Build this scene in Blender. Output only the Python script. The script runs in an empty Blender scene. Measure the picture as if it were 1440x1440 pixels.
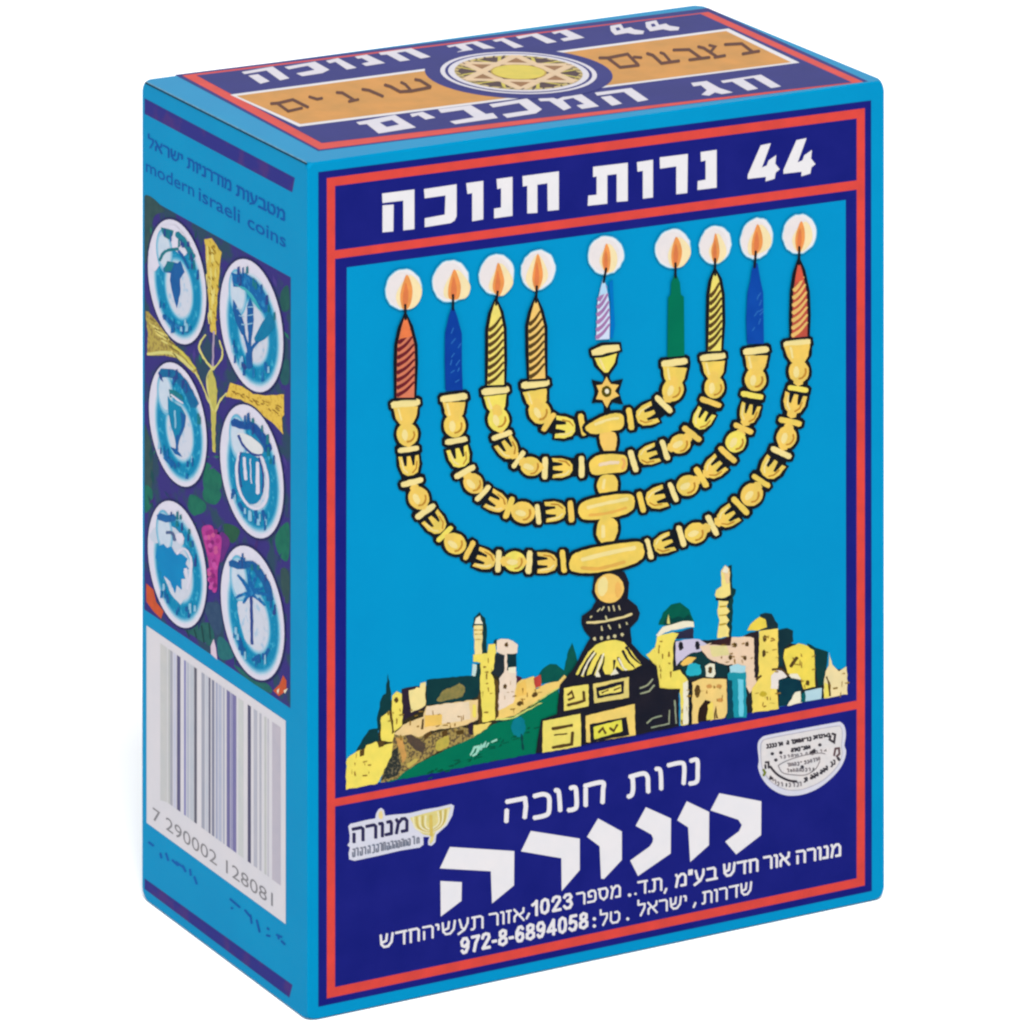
import bpy, bmesh, math, random
from mathutils import Vector
from mathutils.geometry import tessellate_polygon

# ------------------------------------------------------------------ camera, light, exposure
scene = bpy.context.scene
C = scene.collection
H = 0.130                                   # height of the box in metres
W, D = 0.816996 * H, 0.397050 * H           # width of the front, depth of the side
YAW = 0.4495724
CAM = Vector((-3.6976635 * H, -6.2348272 * H, 3.0672596 * H))
FPX, SX, SY = 8710.0767, -1035.4322, -2983.1887      # view-camera lens with rise and shift (pixels of a 1440 frame)

cd = bpy.data.cameras.new('camera')
cam = bpy.data.objects.new('camera', cd)
C.objects.link(cam)
cam.location = CAM
cam.rotation_euler = (math.pi / 2, 0, -YAW)
cd.sensor_width = 36
cd.lens = FPX / 1440 * 36
cd.shift_x = -SX / 1440
cd.shift_y = SY / 1440
cd.clip_start, cd.clip_end = 0.05, 100
scene.camera = cam
scene.render.resolution_x = scene.render.resolution_y = 1024

wd = bpy.data.worlds.new('World')
scene.world = wd
wd.use_nodes = True
bg = wd.node_tree.nodes['Background']
bg.inputs[0].default_value = (1.0, 1.0, 1.0, 1)
bg.inputs[1].default_value = 0.66


def lamp(name, az, el, dist, size, watts, col=(1, 1, 1)):
    ld = bpy.data.lights.new(name, 'AREA')
    ld.shape = 'DISK'
    ld.size = size
    ld.energy = watts
    ld.color = col
    o = bpy.data.objects.new(name, ld)
    C.objects.link(o)
    a, e = math.radians(az), math.radians(el)
    d = Vector((math.cos(a) * math.cos(e), math.sin(a) * math.cos(e), math.sin(e)))
    o.location = Vector((W / 2, D / 2, H / 2)) + d * dist
    o.rotation_euler = d.to_track_quat('Z', 'Y').to_euler()
    return o


# added lamps out of view: one high over the camera side, so its shadow falls behind the box, one low on the left,
# one behind that glances off the lid
lamp('key_lamp', -112, 54, 6.0, 2.6, 445)  # unseen key light, added to wash the floor white
lamp('side_fill_lamp', -166, 22, 6.0, 2.0, 90)  # unseen fill, added to brighten the side panel
lamp('lid_sheen_lamp', 64, 20, 6.0, 4.0, 60)  # unseen back light, added for the sheen on the lid

vs = scene.view_settings
scene.display_settings.display_device = 'sRGB'
vs.view_transform = 'Standard'
vs.look = 'None'
vs.exposure = 0
vs.gamma = 1
vs.use_curve_mapping = False
scene.cycles.filter_width = 2.4
scene.cycles.max_bounces = 8

# ------------------------------------------------------------------ materials
INK = 0.545          # reflectance of the printed inks relative to a perfect white
_m = {}


def lin(v):
    v /= 255.0
    return v / 12.92 if v <= 0.04045 else ((v + 0.055) / 1.055) ** 2.4


def ink(rgb, mottle=0.10, scale=420.0, rough=0.38, second=None, thr=0.5):
    """printed ink on coated board: flat colour with the faint mottling of offset print"""
    key = (rgb, mottle, scale, rough, second, thr)
    if key in _m:
        return _m[key]
    m = bpy.data.materials.new('ink_%d_%d_%d' % rgb)
    m.use_nodes = True
    nt = m.node_tree
    b = nt.nodes['Principled BSDF']
    b.inputs['Roughness'].default_value = rough
    b.inputs['Specular IOR Level'].default_value = 0.014
    c = [lin(v) * INK for v in rgb]
    tc = nt.nodes.new('ShaderNodeTexCoord')
    n = nt.nodes.new('ShaderNodeTexNoise')
    n.inputs['Scale'].default_value = scale
    n.inputs['Detail'].default_value = 3
    nt.links.new(tc.outputs['Object'], n.inputs['Vector'])
    r = nt.nodes.new('ShaderNodeValToRGB')
    nt.links.new(n.outputs['Fac'], r.inputs['Fac'])
    if second:
        c2 = [lin(v) * INK for v in second]
        r.color_ramp.elements[0].position = thr - 0.06
        r.color_ramp.elements[1].position = thr + 0.06
        r.color_ramp.elements[0].color = (*c, 1)
        r.color_ramp.elements[1].color = (*c2, 1)
    else:
        k = mottle
        r.color_ramp.elements[0].position = 0.3
        r.color_ramp.elements[1].position = 0.7
        r.color_ramp.elements[0].color = (c[0] * (1 - k), c[1] * (1 - k * .6), c[2] * (1 - k * .3), 1)
        r.color_ramp.elements[1].color = (c[0] * (1 + k), c[1] * (1 + k * .6), c[2] * (1 + k * .3), 1)
    nt.links.new(r.outputs['Color'], b.inputs['Base Color'])
    _m[key] = m
    return m


CYAN = ink((0, 150, 203), .06, 90)
NAVY = ink((25, 31, 124), .22, 160)
RED = ink((222, 74, 66), .10, 300)
WHITE = ink((236, 233, 236), .03, 300)
SKY = ink((0, 149, 204), .05, 80)
BLACK = ink((22, 26, 34), .25, 500)
GOLD = ink((239, 206, 96), .12, 420)
GOLDD = ink((243, 200, 105), .08, 420)
GOLDL = ink((243, 223, 150), .06, 420)
YEL = ink((241, 222, 100), .09, 500)
GREEN = ink((0, 114, 84), .12, 200)

# ------------------------------------------------------------------ faces of the carton
cyw, syw = math.cos(YAW), math.sin(YAW)
R_, F_, D_ = Vector((cyw, -syw, 0)), Vector((syw, cyw, 0)), Vector((0, 0, -1))
FACES = {   # origin, u, v, outward normal
    'front': (Vector((0, 0, 0)), Vector((1, 0, 0)), Vector((0, 0, 1)), Vector((0, -1, 0))),
    'side': (Vector((0, D, 0)), Vector((0, -1, 0)), Vector((0, 0, 1)), Vector((-1, 0, 0))),
    'top': (Vector((0, 0, H)), Vector((1, 0, 0)), Vector((0, 1, 0)), Vector((0, 0, 1))),
}


def rectify(face, p):
    """artwork digitised from the photograph -> metres on the flat carton face"""
    o, u, v, n = FACES[face]
    d = R_ * ((p[0] - 720 - SX) / FPX) + D_ * ((p[1] - 720 - SY) / FPX) + F_
    t = (o - CAM).dot(n) / d.dot(n)
    q = CAM + d * t - o
    return Vector((q.dot(u), q.dot(v)))


def Z(ox, oy, s):
    return lambda pts: [(ox + x / s, oy + y / s) for x, y in pts]


def catmull(pts, closed=True, k=6):
    n = len(pts)
    out = []
    for i in range(n if closed else n - 1):
        if closed:
            p0, p1, p2, p3 = pts[i - 1], pts[i], pts[(i + 1) % n], pts[(i + 2) % n]
        else:
            p0, p1, p2, p3 = pts[max(i - 1, 0)], pts[i], pts[i + 1], pts[min(i + 2, n - 1)]
        for j in range(k):
            t = j / k
            out.append(tuple(.5 * (2 * b + (c - a) * t + (2 * a - 5 * b + 4 * c - d) * t * t + (3 * b - a - 3 * c + d) * t ** 3)
                             for a, b, c, d in zip(p0, p1, p2, p3)))
    if not closed:
        out.append(tuple(pts[-1]))
    return out


STEP, SUB = 1.2e-5, 5e-7      # printed layers lie hair-thin above each other


GLYPH = {       # stroke skeletons of the small type: (width, strokes), height 1
    'א': (.75, [[(.05, .97), (.72, .03)], [(.7, .97), (.68, .68), (.45, .52)], [(.28, .6), (.08, .4), (.08, .03)]]),
    'ב': (.7, [[(.05, .93), (.48, .93), (.57, .8), (.57, .07)], [(0, .07), (.7, .07)]]),
    'ד': (.7, [[(0, .93), (.7, .93)], [(.55, .93), (.55, .02)]]),
    'ה': (.7, [[(.03, .93), (.53, .93), (.65, .8), (.65, .02)], [(.1, .58), (.1, .02)]]),
    'ו': (.22, [[(0, .93), (.15, .92), (.18, .8), (.18, .02)]]),
    'ז': (.3, [[(0, .93), (.3, .93)], [(.16, .9), (.16, .02)]]),
    'ח': (.72, [[(0, .93), (.53, .93), (.65, .8), (.65, .02)], [(.12, .93), (.12, .02)]]),
    'ט': (.75, [[(.08, .97), (.06, .3), (.2, .07), (.55, .07), (.7, .3), (.7, .75), (.55, .93), (.38, .9)]]),
    'י': (.2, [[(0, .93), (.13, .92), (.16, .8), (.15, .55)]]),
    'ל': (.6, [[(.08, 1.3), (.08, .93), (.56, .93), (.54, .6), (.25, .02)]]),
    'מ': (.78, [[(.08, .97), (.2, .72), (.08, .03)], [(.2, .7), (.42, .95), (.6, .93), (.72, .75), (.72, .07), (.42, .07)]]),
    'נ': (.4, [[(.1, .93), (.28, .93), (.34, .8), (.34, .07), (0, .07)]]),
    'ס': (.72, [[(0, .93), (.55, .93), (.68, .7), (.63, .25), (.4, .05), (.17, .25), (.09, .6), (.12, .93)]]),
    'ע': (.68, [[(.08, .97), (.22, .35), (.35, .2)], [(.62, .97), (.6, .6), (.4, .15), (0, -.1)]]),
    'פ': (.66, [[(.3, .5), (.12, .52), (.08, .85), (.3, .95), (.52, .9), (.61, .7), (.61, .2), (.5, .07), (.03, .07)]]),
    'ר': (.62, [[(0, .93), (.45, .93), (.56, .8), (.56, .02)]]),
    'ש': (.9, [[(.06, .97), (.1, .3), (.28, .07), (.55, .07), (.78, .35), (.85, .97)], [(.47, .97), (.42, .5), (.13, .4)]]),
    'ת': (.8, [[(.05, .93), (.58, .93), (.72, .8), (.72, .02)], [(.2, .93), (.2, .15), (.12, .05), (0, .05)]]),
    '"': (.22, [[(.05, 1.1), (.03, .8)], [(.2, 1.1), (.18, .8)]]),
    '.': (.06, [[(0, .06), (.05, .06)]]),
    '-': (.26, [[(.02, .38), (.24, .38)]]),
    '0': (.54, [[(.27, .96), (.1, .85), (.05, .5), (.1, .15), (.27, .04), (.44, .15), (.49, .5), (.44, .85), (.27, .96)]]),
    '1': (.36, [[(.02, .74), (.2, .85), (.28, .97), (.28, .03)]]),
    '2': (.56, [[(.05, .72), (.12, .92), (.28, .97), (.47, .9), (.5, .7), (.08, .07), (.54, .07)]]),
    '3': (.55, [[(.05, .8), (.15, .95), (.38, .95), (.48, .76), (.38, .57), (.24, .53)], [(.24, .53), (.44, .46), (.51, .27), (.4, .06), (.18, .05), (.04, .22)]]),
    '4': (.58, [[(.42, .03), (.42, .95), (.03, .28), (.57, .28)]]),
    '5': (.55, [[(.49, .94), (.14, .94), (.08, .52), (.28, .61), (.46, .52), (.5, .3), (.4, .08), (.2, .05), (.04, .2)]]),
    '6': (.55, [[(.48, .8), (.38, .95), (.22, .93), (.08, .65), (.06, .3), (.18, .07), (.38, .06), (.5, .25), (.46, .48), (.3, .57), (.1, .42)]]),
    '7': (.52, [[(.03, .93), (.5, .93), (.28, .5), (.18, .03)]]),
    '8': (.55, [[(.28, .53), (.1, .65), (.1, .87), (.28, .96), (.46, .87), (.46, .65), (.28, .53), (.06, .38), (.06, .15), (.28, .04), (.5, .15), (.5, .38), (.28, .53)]]),
}
GLYPH['9'] = (.55, [[(.55 - a, 1 - b) for a, b in GLYPH['6'][1][0]]])


class Art:
    """one printed piece of artwork = one mesh of hair-thin ink sheets on a face of the carton"""

    def __init__(self, name, face, parent, base=0, label=None):
        self.name, self.face, self.parent, self.base, self.label = name, face, parent, base, label
        self.bm = bmesh.new()
        self.mats, self.k = [], 0
        self.rough, self.rnd = 0, random.Random(name)

    def _mi(self, m):
        if m not in self.mats:
            self.mats.append(m)
        return self.mats.index(m)

    def uv(self, pts2, mat, layer):
        a = sum(pts2[i - 1].x * pts2[i].y - pts2[i].x * pts2[i - 1].y for i in range(len(pts2)))
        if a < 0:
            pts2 = pts2[::-1]
        o, u, v, n = FACES[self.face]
        h = (self.base + layer + 1) * STEP + (self.k % 20) * SUB
        self.k += 1
        vs_ = [self.bm.verts.new(o + u * p.x + v * p.y + n * h) for p in pts2]
        mi = self._mi(mat)
        for i, j, l in tessellate_polygon([[Vector((p.x, p.y, 0)) for p in pts2]]):
            a, b, c = pts2[i], pts2[j], pts2[l]
            cr = (b - a).cross(c - a)
            if abs(cr) < 1e-13:
                continue
            if cr < 0:
                j, l = l, j
            try:
                f = self.bm.faces.new((vs_[i], vs_[j], vs_[l]))
                f.material_index = mi
            except ValueError:
                pass

    def poly(self, pts, mat, layer=0, smooth=False):
        if smooth:
            pts = catmull(pts)
        if self.rough:                     # the wavering edge of hand-drawn artwork
            out = []
            for i in range(len(pts)):
                a, b = pts[i - 1], pts[i]
                n = max(1, int(math.hypot(b[0] - a[0], b[1] - a[1]) / 5))
                for j in range(1, n + 1):
                    t = j / n
                    out.append((a[0] + (b[0] - a[0]) * t + self.rnd.uniform(-1, 1) * self.rough, a[1] + (b[1] - a[1]) * t + self.rnd.uniform(-1, 1) * self.rough))
            pts = out
        q = [rectify(self.face, p) for p in pts]
        clean = [q[0]]
        for p in q[1:]:
            if (p - clean[-1]).length > 2e-6:
                clean.append(p)
        if (clean[0] - clean[-1]).length < 2e-6:
            clean.pop()
        if len(clean) > 2:
            self.uv(clean, mat, layer)

    def disc(self, c, rx, ry, mat, layer=0, rot=0, n=28, jit=0, seed=1):
        rnd = random.Random(seed)
        pts = []
        for i in range(n):
            a = 2 * math.pi * i / n
            j = 1 + jit * (rnd.random() - .5)
            x, y = rx * math.cos(a) * j, ry * math.sin(a) * j
            pts.append((c[0] + x * math.cos(rot) - y * math.sin(rot), c[1] + x * math.sin(rot) + y * math.cos(rot)))
        self.poly(pts, mat, layer)

    def circle(self, c, ru, rv, mat, layer=0, n=48, off=(0, 0)):
        """ellipse in face metres round a digitised centre"""
        p = rectify(self.face, c) + Vector(off)
        self.uv([Vector((p.x + ru * math.cos(2 * math.pi * i / n), p.y + rv * math.sin(2 * math.pi * i / n))) for i in range(n)], mat, layer)

    def stroke(self, pts, w, mat, layer=0, smooth=False, taper=None):
        if smooth and len(pts) > 2:
            pts = catmull(pts, closed=False, k=5)
        P = [Vector(p) for p in pts]
        n = len(P)
        L, Rr = [], []
        for i in range(n):
            a = P[i] - P[i - 1] if i else P[1] - P[0]
            b = P[i + 1] - P[i] if i < n - 1 else P[-1] - P[-2]
            if a.length < 1e-9 or b.length < 1e-9:
                continue
            a, b = a.normalized(), b.normalized()
            t = (a + b)
            t = t.normalized() if t.length > 1e-6 else a
            nn = Vector((-t.y, t.x))
            m = min(1 / max(abs(nn.dot(Vector((-a.y, a.x)))), .4), 2)
            ww = w if taper is None else w * (1 + (taper - 1) * i / (n - 1))
            L.append(P[i] + nn * ww / 2 * m)
            Rr.append(P[i] - nn * ww / 2 * m)
        e, s = (P[-1] - P[-2]).normalized(), (P[0] - P[1]).normalized()
        we = w if taper is None else w * taper
        self.poly([*L, P[-1] + e * we * .3, *Rr[::-1], P[0] + s * w * .3], mat, layer)

    def build(self):
        bm = self.bm
        me = bpy.data.meshes.new(self.name)
        bm.to_mesh(me)
        bm.free()
        for m in self.mats:
            me.materials.append(m)
        o = bpy.data.objects.new(self.name, me)
        C.objects.link(o)
        o.parent = self.parent
        if self.label:
            o['label'] = self.label
        return o

    def write(self, s, p0, p1, hpx, mat, w=.15, rtl=True):
        """brush-stroke lettering between two digitised baseline points, hpx photograph pixels tall"""
        seq_ = s[::-1] if rtl else s
        gap = .17
        tot = sum(GLYPH[c][0] for c in seq_) + gap * (len(seq_) - 1)
        x = 0
        for c in seq_:
            gw, strokes = GLYPH[c]
            for st in strokes:
                q = []
                for gx, gy in st:
                    t = (x + gx) / tot
                    q.append(Vector((p0[0] + (p1[0] - p0[0]) * t, p0[1] + (p1[1] - p0[1]) * t - hpx * gy)))
                for a, b in zip(q, q[1:]):
                    d = (b - a).normalized()
                    n = Vector((-d.y, d.x)) * (w * hpx / 2)
                    e = d * (w * hpx * .38)
                    m = d * (w * hpx * .2)
                    self.poly([a - e + n * .55, a - m + n, b + m + n, b + e + n * .55, b + e - n * .55, b + m - n, a - m - n, a - e - n * .55], mat, 0)
            x += gw + gap

    def text(self, s, p0, p1, hpx, mat, layer=0, bold=0.0, rtl=True, ref=None):
        """lettering set between two digitised baseline points, hpx photograph pixels tall"""
        body = s[::-1] if rtl else s
        cu = bpy.data.curves.new('type', 'FONT')
        cu.body = body
        cu.size = 1
        cu.offset = bold
        cu.resolution_u = 3
        ob = bpy.data.objects.new('type', cu)
        C.objects.link(ob)
        bpy.context.view_layer.update()
        me = bpy.data.meshes.new_from_object(ob.evaluated_get(bpy.context.evaluated_depsgraph_get()))
        bpy.data.objects.remove(ob)
        xs = [v.co.x for v in me.vertices]
        ys = [v.co.y for v in me.vertices]
        if not xs:
            return
        x0, x1 = min(xs), max(xs)
        y1 = ref or max(ys)
        a, b = rectify(self.face, p0), rectify(self.face, p1)
        up = rectify(self.face, (p0[0], p0[1] - hpx)) - a
        ex = (b - a) / (x1 - x0)
        ey = up / y1
        o, u, v, n = FACES[self.face]
        h = (self.base + layer + 1) * STEP + (self.k % 20) * SUB
        self.k += 1
        vs_ = []
        for w in me.vertices:
            q = a + ex * (w.co.x - x0) + ey * w.co.y
            vs_.append(self.bm.verts.new(o + u * q.x + v * q.y + n * h))
        mi = self._mi(mat)
        for f in me.polygons:
            try:
                g = self.bm.faces.new([vs_[i] for i in f.vertices])
                g.material_index = mi
            except ValueError:
                pass
        bpy.data.meshes.remove(me)


# ------------------------------------------------------------------ setting
def floor_mat():
    m = bpy.data.materials.new('white_sweep')
    m.use_nodes = True
    b = m.node_tree.nodes['Principled BSDF']
    b.inputs['Base Color'].default_value = (.96, .96, .96, 1)
    b.inputs['Roughness'].default_value = .9
    b.inputs['Specular IOR Level'].default_value = .1
    return m


bm = bmesh.new()
bmesh.ops.create_circle(bm, cap_ends=True, segments=64, radius=6)
me = bpy.data.meshes.new('floor')
bm.to_mesh(me)
bm.free()
me.materials.append(floor_mat())
floor = bpy.data.objects.new('floor', me)
floor.location = (0, 0, -0.0002)
C.objects.link(floor)
floor['kind'] = 'structure'

# ------------------------------------------------------------------ carton body
box = bpy.data.objects.new('candle_box', None)
C.objects.link(box)
box['label'] = 'blue cardboard box of Hanukkah candles, menorah picture on its front, Hebrew lettering'
box['category'] = 'box'

bm = bmesh.new()
bmesh.ops.create_cube(bm, size=1)
for v in bm.verts:
    v.co = Vector(((v.co.x + .5) * W, (v.co.y + .5) * D, (v.co.z + .5) * H))
bmesh.ops.bevel(bm, geom=bm.verts[:], offset=.0021, offset_type='OFFSET', affect='VERTICES', segments=3, profile=.5)
bw = bm.edges.layers.float.new('bevel_weight_edge')
for e in bm.edges:
    if e.calc_length() < .03:
        continue
    a, b = e.verts[0].co, e.verts[1].co
    mid = (a + b) / 2
    wgt = .6
    if mid.y < 1e-6 and (mid.x < 1e-6 or mid.z > H - 1e-6):
        wgt = 1.0                      # the two soft front folds
    if mid.x < 1e-6 and mid.z > H - 1e-6:
        wgt = .25                      # the open edge of the lid
    e[bw] = wgt
me = bpy.data.meshes.new('carton')
bm.to_mesh(me)
bm.free()
me.materials.append(CYAN)
carton = bpy.data.objects.new('carton', me)
C.objects.link(carton)
carton.parent = box
md = carton.modifiers.new('bevel', 'BEVEL')
md.limit_method = 'WEIGHT'
md.width = .0015
md.segments = 6
for p in me.polygons:
    p.use_smooth = True
md2 = carton.modifiers.new('normals', 'WEIGHTED_NORMAL')
md2.keep_sharp = True

# open edge of the lid: a dark bar, the shade of the gap put into its colour, and the pale cut edge of the board above it
lid = bmesh.new()


def bar(bm_, a, b, ex, ey):
    c = [a + ex * s + ey * t for s, t in ((-1, -1), (1, -1), (1, 1), (-1, 1))]
    d = [b + ex * s + ey * t for s, t in ((-1, -1), (1, -1), (1, 1), (-1, 1))]
    v = [bm_.verts.new(p) for p in c + d]
    for i in range(4):
        bm_.faces.new((v[i], v[(i + 1) % 4], v[4 + (i + 1) % 4], v[4 + i]))
    bm_.faces.new(v[3::-1])
    bm_.faces.new(v[4:])


def mesh_child(name, bm_, mat, parent):
    bmesh.ops.recalc_face_normals(bm_, faces=bm_.faces[:])
    me_ = bpy.data.meshes.new(name)
    bm_.to_mesh(me_)
    bm_.free()
    me_.materials.append(mat)
    o = bpy.data.objects.new(name, me_)
    C.objects.link(o)
    o.parent = parent
    return o


bar(lid, Vector((.00001, D - .0012, H - .00018)), Vector((.00001, .0004, H - .00018)), Vector((.00008, 0, 0)), Vector((0, 0, .00010)))
mesh_child('lid_slit_shade', lid, ink((20, 34, 48), .2, 300), carton)
lid = bmesh.new()
bar(lid, Vector((.00008, D - .0012, H - .00002)), Vector((.00008, .0006, H - .00002)), Vector((.00007, 0, 0)), Vector((0, 0, .00006)))
mesh_child('lid_edge', lid, ink((120, 165, 190), .5, 900), carton)

# ================================================================== FRONT PANEL
T1, T2, T3 = Z(180, 0, 4), Z(540, 0, 4), Z(900, 0, 4)
B4, B5, B6 = Z(180, 1080, 4), Z(540, 1080, 4), Z(900, 1000, 4)
C1, C2, C3 = Z(480, 280, 4.8), Z(700, 280, 4.8), Z(920, 280, 4.8)
M4, M5, M6 = Z(480, 530, 4.8), Z(700, 530, 4.8), Z(920, 480, 4.8)
G1, G2, G3 = Z(480, 840, 5.143), Z(720, 780, 5.143), Z(920, 780, 5.143)
L4, S5 = Z(480, 1060, 6), Z(1040, 1000, 8)
D1, D2, D3, D4, D5, D6 = (Z(190, y, 5.76) for y in (270, 480, 680, 860, 100, 1080))
H1, H2, H3 = Z(860, 1100, 6), Z(510, 1180, 6), Z(690, 1060, 6)
U4, U5, U6 = Z(820, 20, 4.8), Z(560, 40, 4.8), Z(320, 60, 4.8)
N7, N8 = Z(520, 210, 4.8), Z(800, 180, 4)

A = Art('front_panel', 'front', box)
A.poly([(447.5, 242), (1225, 141), (1226, 1253), (447.5, 1416)], NAVY, 0)
A.poly([(459.5, 250.5), (1216, 152), (1216, 1245), (459.5, 1404)], RED, 1)
A.poly([(471, 261.5), (1204.5, 166.5), (1204.5, 253.5), (471, 352)], NAVY, 2)
A.poly([(471, 364), (1204.5, 266.5), (1204.5, 985), (471, 1123)], NAVY, 2)
A.poly([(471, 1134), (1204.5, 997), (1204.5, 1235), (471, 1388)], NAVY, 2)
A.poly([(487.5, 376), (1189, 281), (1189.5, 976), (486.5, 1109)], SKY, 3)
front = A.build()

# --- title
A = Art('title_lettering', 'front', front, 3)
for pts in [
    [(82, 298), (300, 270), (300, 538), (225, 546), (225, 345), (85, 362)],
    [(85, 378), (160, 372), (158, 553), (85, 560)],
    [(365, 268), (585, 235), (585, 450), (572, 480), (545, 497), (370, 525), (370, 465), (505, 440), (510, 310), (370, 330)],
    [(650, 228), (765, 212), (765, 472), (690, 485), (690, 295), (658, 300)],
    [(855, 200), (962, 185), (962, 448), (838, 465), (838, 400), (885, 392), (885, 262), (860, 268)],
    [(1030, 180), (1275, 148), (1275, 408), (1200, 415), (1198, 228), (1130, 238), (1130, 428), (1062, 432), (1062, 245), (1032, 250)],
]:
    A.poly(N7(pts), WHITE, 0)
four = [(1078, 97), (1135, 85), (1085, 222), (1112, 210), (1122, 182), (1165, 152), (1160, 200), (1185, 232), (1162, 250), (1156, 285), (1105, 300), (1107, 274), (1005, 286), (1005, 264)]
for pts in [
    [(135, 218), (330, 195), (330, 410), (268, 415), (268, 258), (215, 265), (215, 425), (105, 437), (108, 380), (155, 375), (155, 272), (135, 275)],
    [(382, 192), (472, 178), (472, 390), (415, 397), (415, 240), (385, 245)],
    [(510, 165), (668, 145), (665, 365), (603, 372), (603, 215), (512, 228)],
    [(740, 135), (830, 122), (830, 335), (722, 348), (724, 298), (768, 290), (768, 182), (742, 188)],
    four,
    [(x + 201, y - 29) for x, y in four],
]:
    A.poly(N8(pts), WHITE, 0)
A.build()

# --- Jerusalem skyline under the menorah
A = Art('city_skyline', 'front', front, 4)
A.rough = .75
DK = ink((16, 58, 62), .2, 500)
PURP = ink((46, 36, 52), .2, 400)
PEACH = ink((238, 206, 145), .08, 500)
PALE = ink((237, 214, 180), .07, 500)
ORNG = ink((240, 196, 98), .08, 500)
CREAM = ink((240, 232, 205), .05, 400)
BROWN = ink((88, 66, 34), .2, 500)
LILAC = ink((206, 197, 220), .05, 400)
TEAL = ink((28, 148, 166), .12, 400)
LBLUE = ink((165, 214, 226), .06, 400)
ROCK = ink((170, 146, 82), .1, 2600, .38, (92, 78, 60), .52)
BUSH = ink((10, 86, 76), .2, 900)
SCRUB = ink((44, 50, 48), .1, 3200, .38, (120, 110, 84), .6)
A.poly(G1([(60, 1170), (262, 1000), (300, 870), (372, 720), (440, 690), (605, 640), (990, 600), (1060, 560), (1130, 420), (1240, 560), (1300, 610), (1440, 670)]) + G2([(330, 930), (350, 1150), (200, 1250)]) + [(755, 1058), (560, 1096), (530, 1080)], ink((52, 48, 34), .25, 700), 0)
A.poly(G3([(-40, 730), (140, 620), (330, 620), (560, 605), (720, 600), (1000, 640), (1180, 700), (1240, 830), (1390, 830), (1391, 1005), (900, 1100), (260, 1225), (190, 1000), (20, 960)]), ink((36, 40, 44), .25, 700), 0)
# left: trees, hill, walls
g1 = lambda pts, m, l=0, s=False: A.poly(G1(pts), m, l, s)
g2 = lambda pts, m, l=0, s=False: A.poly(G2(pts), m, l, s)
g3 = lambda pts, m, l=0, s=False: A.poly(G3(pts), m, l, s)
g1([(336, 548), (352, 640), (362, 760), (362, 900), (262, 965), (258, 880), (285, 730), (318, 690)], DK)
g1([(100, 1120), (118, 1085), (150, 1030), (200, 955), (262, 945), (275, 1045), (140, 1115)], DK)
g2([(180, 885), (215, 830), (270, 788), (320, 795), (375, 835), (398, 720), (430, 632), (458, 720), (475, 800), (440, 890), (350, 915), (190, 935)], BUSH)
hill = G1([(322, 1337), (480, 1240), (650, 1150), (800, 1080), (950, 1010), (1090, 920), (1230, 860), (1330, 810), (1440, 762)]) + \
    G2([(140, 1072), (325, 955), (360, 1130), (240, 1190), (230, 1400)]) + [(760, 1057.5), (700, 1069)]
A.poly(hill, GREEN, 1)
g1([(378, 998), (450, 985), (560, 1005), (860, 935), (945, 955), (955, 1012), (700, 1112), (480, 1242), (400, 1312), (280, 1340), (300, 1270), (350, 1130)], ROCK, 2)
g1([(352, 1120), (410, 1075), (415, 1180), (435, 1222), (400, 1292), (290, 1318), (318, 1220)], SCRUB, 3)
g1([(465, 985), (515, 1000), (605, 1062), (580, 1122), (495, 1062)], ink((84, 70, 60), .2, 900), 3, True)
g1([(596, 990), (640, 962), (652, 985), (600, 1035)], BROWN, 3)
g1([(718, 975), (762, 955), (765, 990), (728, 1010)], BROWN, 3)
g1([(825, 965), (880, 955), (882, 985), (835, 995)], BROWN, 3)
g1([(690, 1040), (770, 1000), (770, 1070), (690, 1112)], ink((188, 172, 76), .2, 900), 3, True)
g1([(388, 1010), (440, 1018), (470, 1150), (440, 1200), (425, 1120)], ink((204, 154, 84), .15, 900), 3)
g1([(470, 1205), (530, 1165), (560, 1172), (480, 1232)], ink((200, 178, 90), .15, 900), 3)
g1([(35, 1165), (110, 1112), (170, 1092), (180, 1070), (250, 1040), (300, 1070), (372, 1050), (360, 1150), (335, 1195), (258, 1347), (30, 1388)], YEL, 3)
for q in ([(128, 1108), (168, 1088), (165, 1138), (134, 1152)], [(255, 1040), (312, 1035), (305, 1075), (272, 1088)]):
    g1(q, BROWN, 4)
g1([(612, 597), (700, 585), (962, 562), (990, 720), (900, 748), (610, 778)], DK, 2)
g1([(690, 748), (740, 670), (800, 650), (850, 620), (892, 655), (872, 712), (800, 735)], ink((136, 126, 74), .25, 1600), 3, True)
g1([(435, 662), (500, 645), (590, 640), (602, 800), (440, 895)], PURP, 3)
g1([(485, 672), (530, 665), (540, 650), (562, 652), (572, 618), (606, 612), (606, 782), (500, 835)], ink((241, 222, 150), .08, 500), 4)
g1([(362, 712), (400, 680), (436, 692), (440, 920), (378, 972), (365, 880)], YEL, 4)
g1([(282, 862), (346, 820), (362, 880), (382, 980), (370, 1045), (285, 1035)], YEL, 3)
g1([(345, 820), (362, 812), (380, 975), (365, 985)], BROWN, 5)
g1([(440, 922), (590, 860), (610, 785), (930, 742), (985, 740), (985, 885), (930, 912), (860, 932), (640, 965), (580, 1000), (555, 1012), (500, 990), (440, 1002), (378, 990)], PEACH, 4)
g1([(612, 785), (922, 750), (932, 880), (720, 912), (610, 930)], PALE, 5)
g1([(602, 852), (722, 842), (722, 920), (602, 935)], ORNG, 6)
A.disc(G1([(395, 740)])[0], 3, 4, BROWN, 6)
A.stroke(G1([(585, 880), (582, 950)]), 3, BROWN, 6)
A.stroke(G1([(955, 780), (962, 860)]), 5, YEL, 6)
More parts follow.
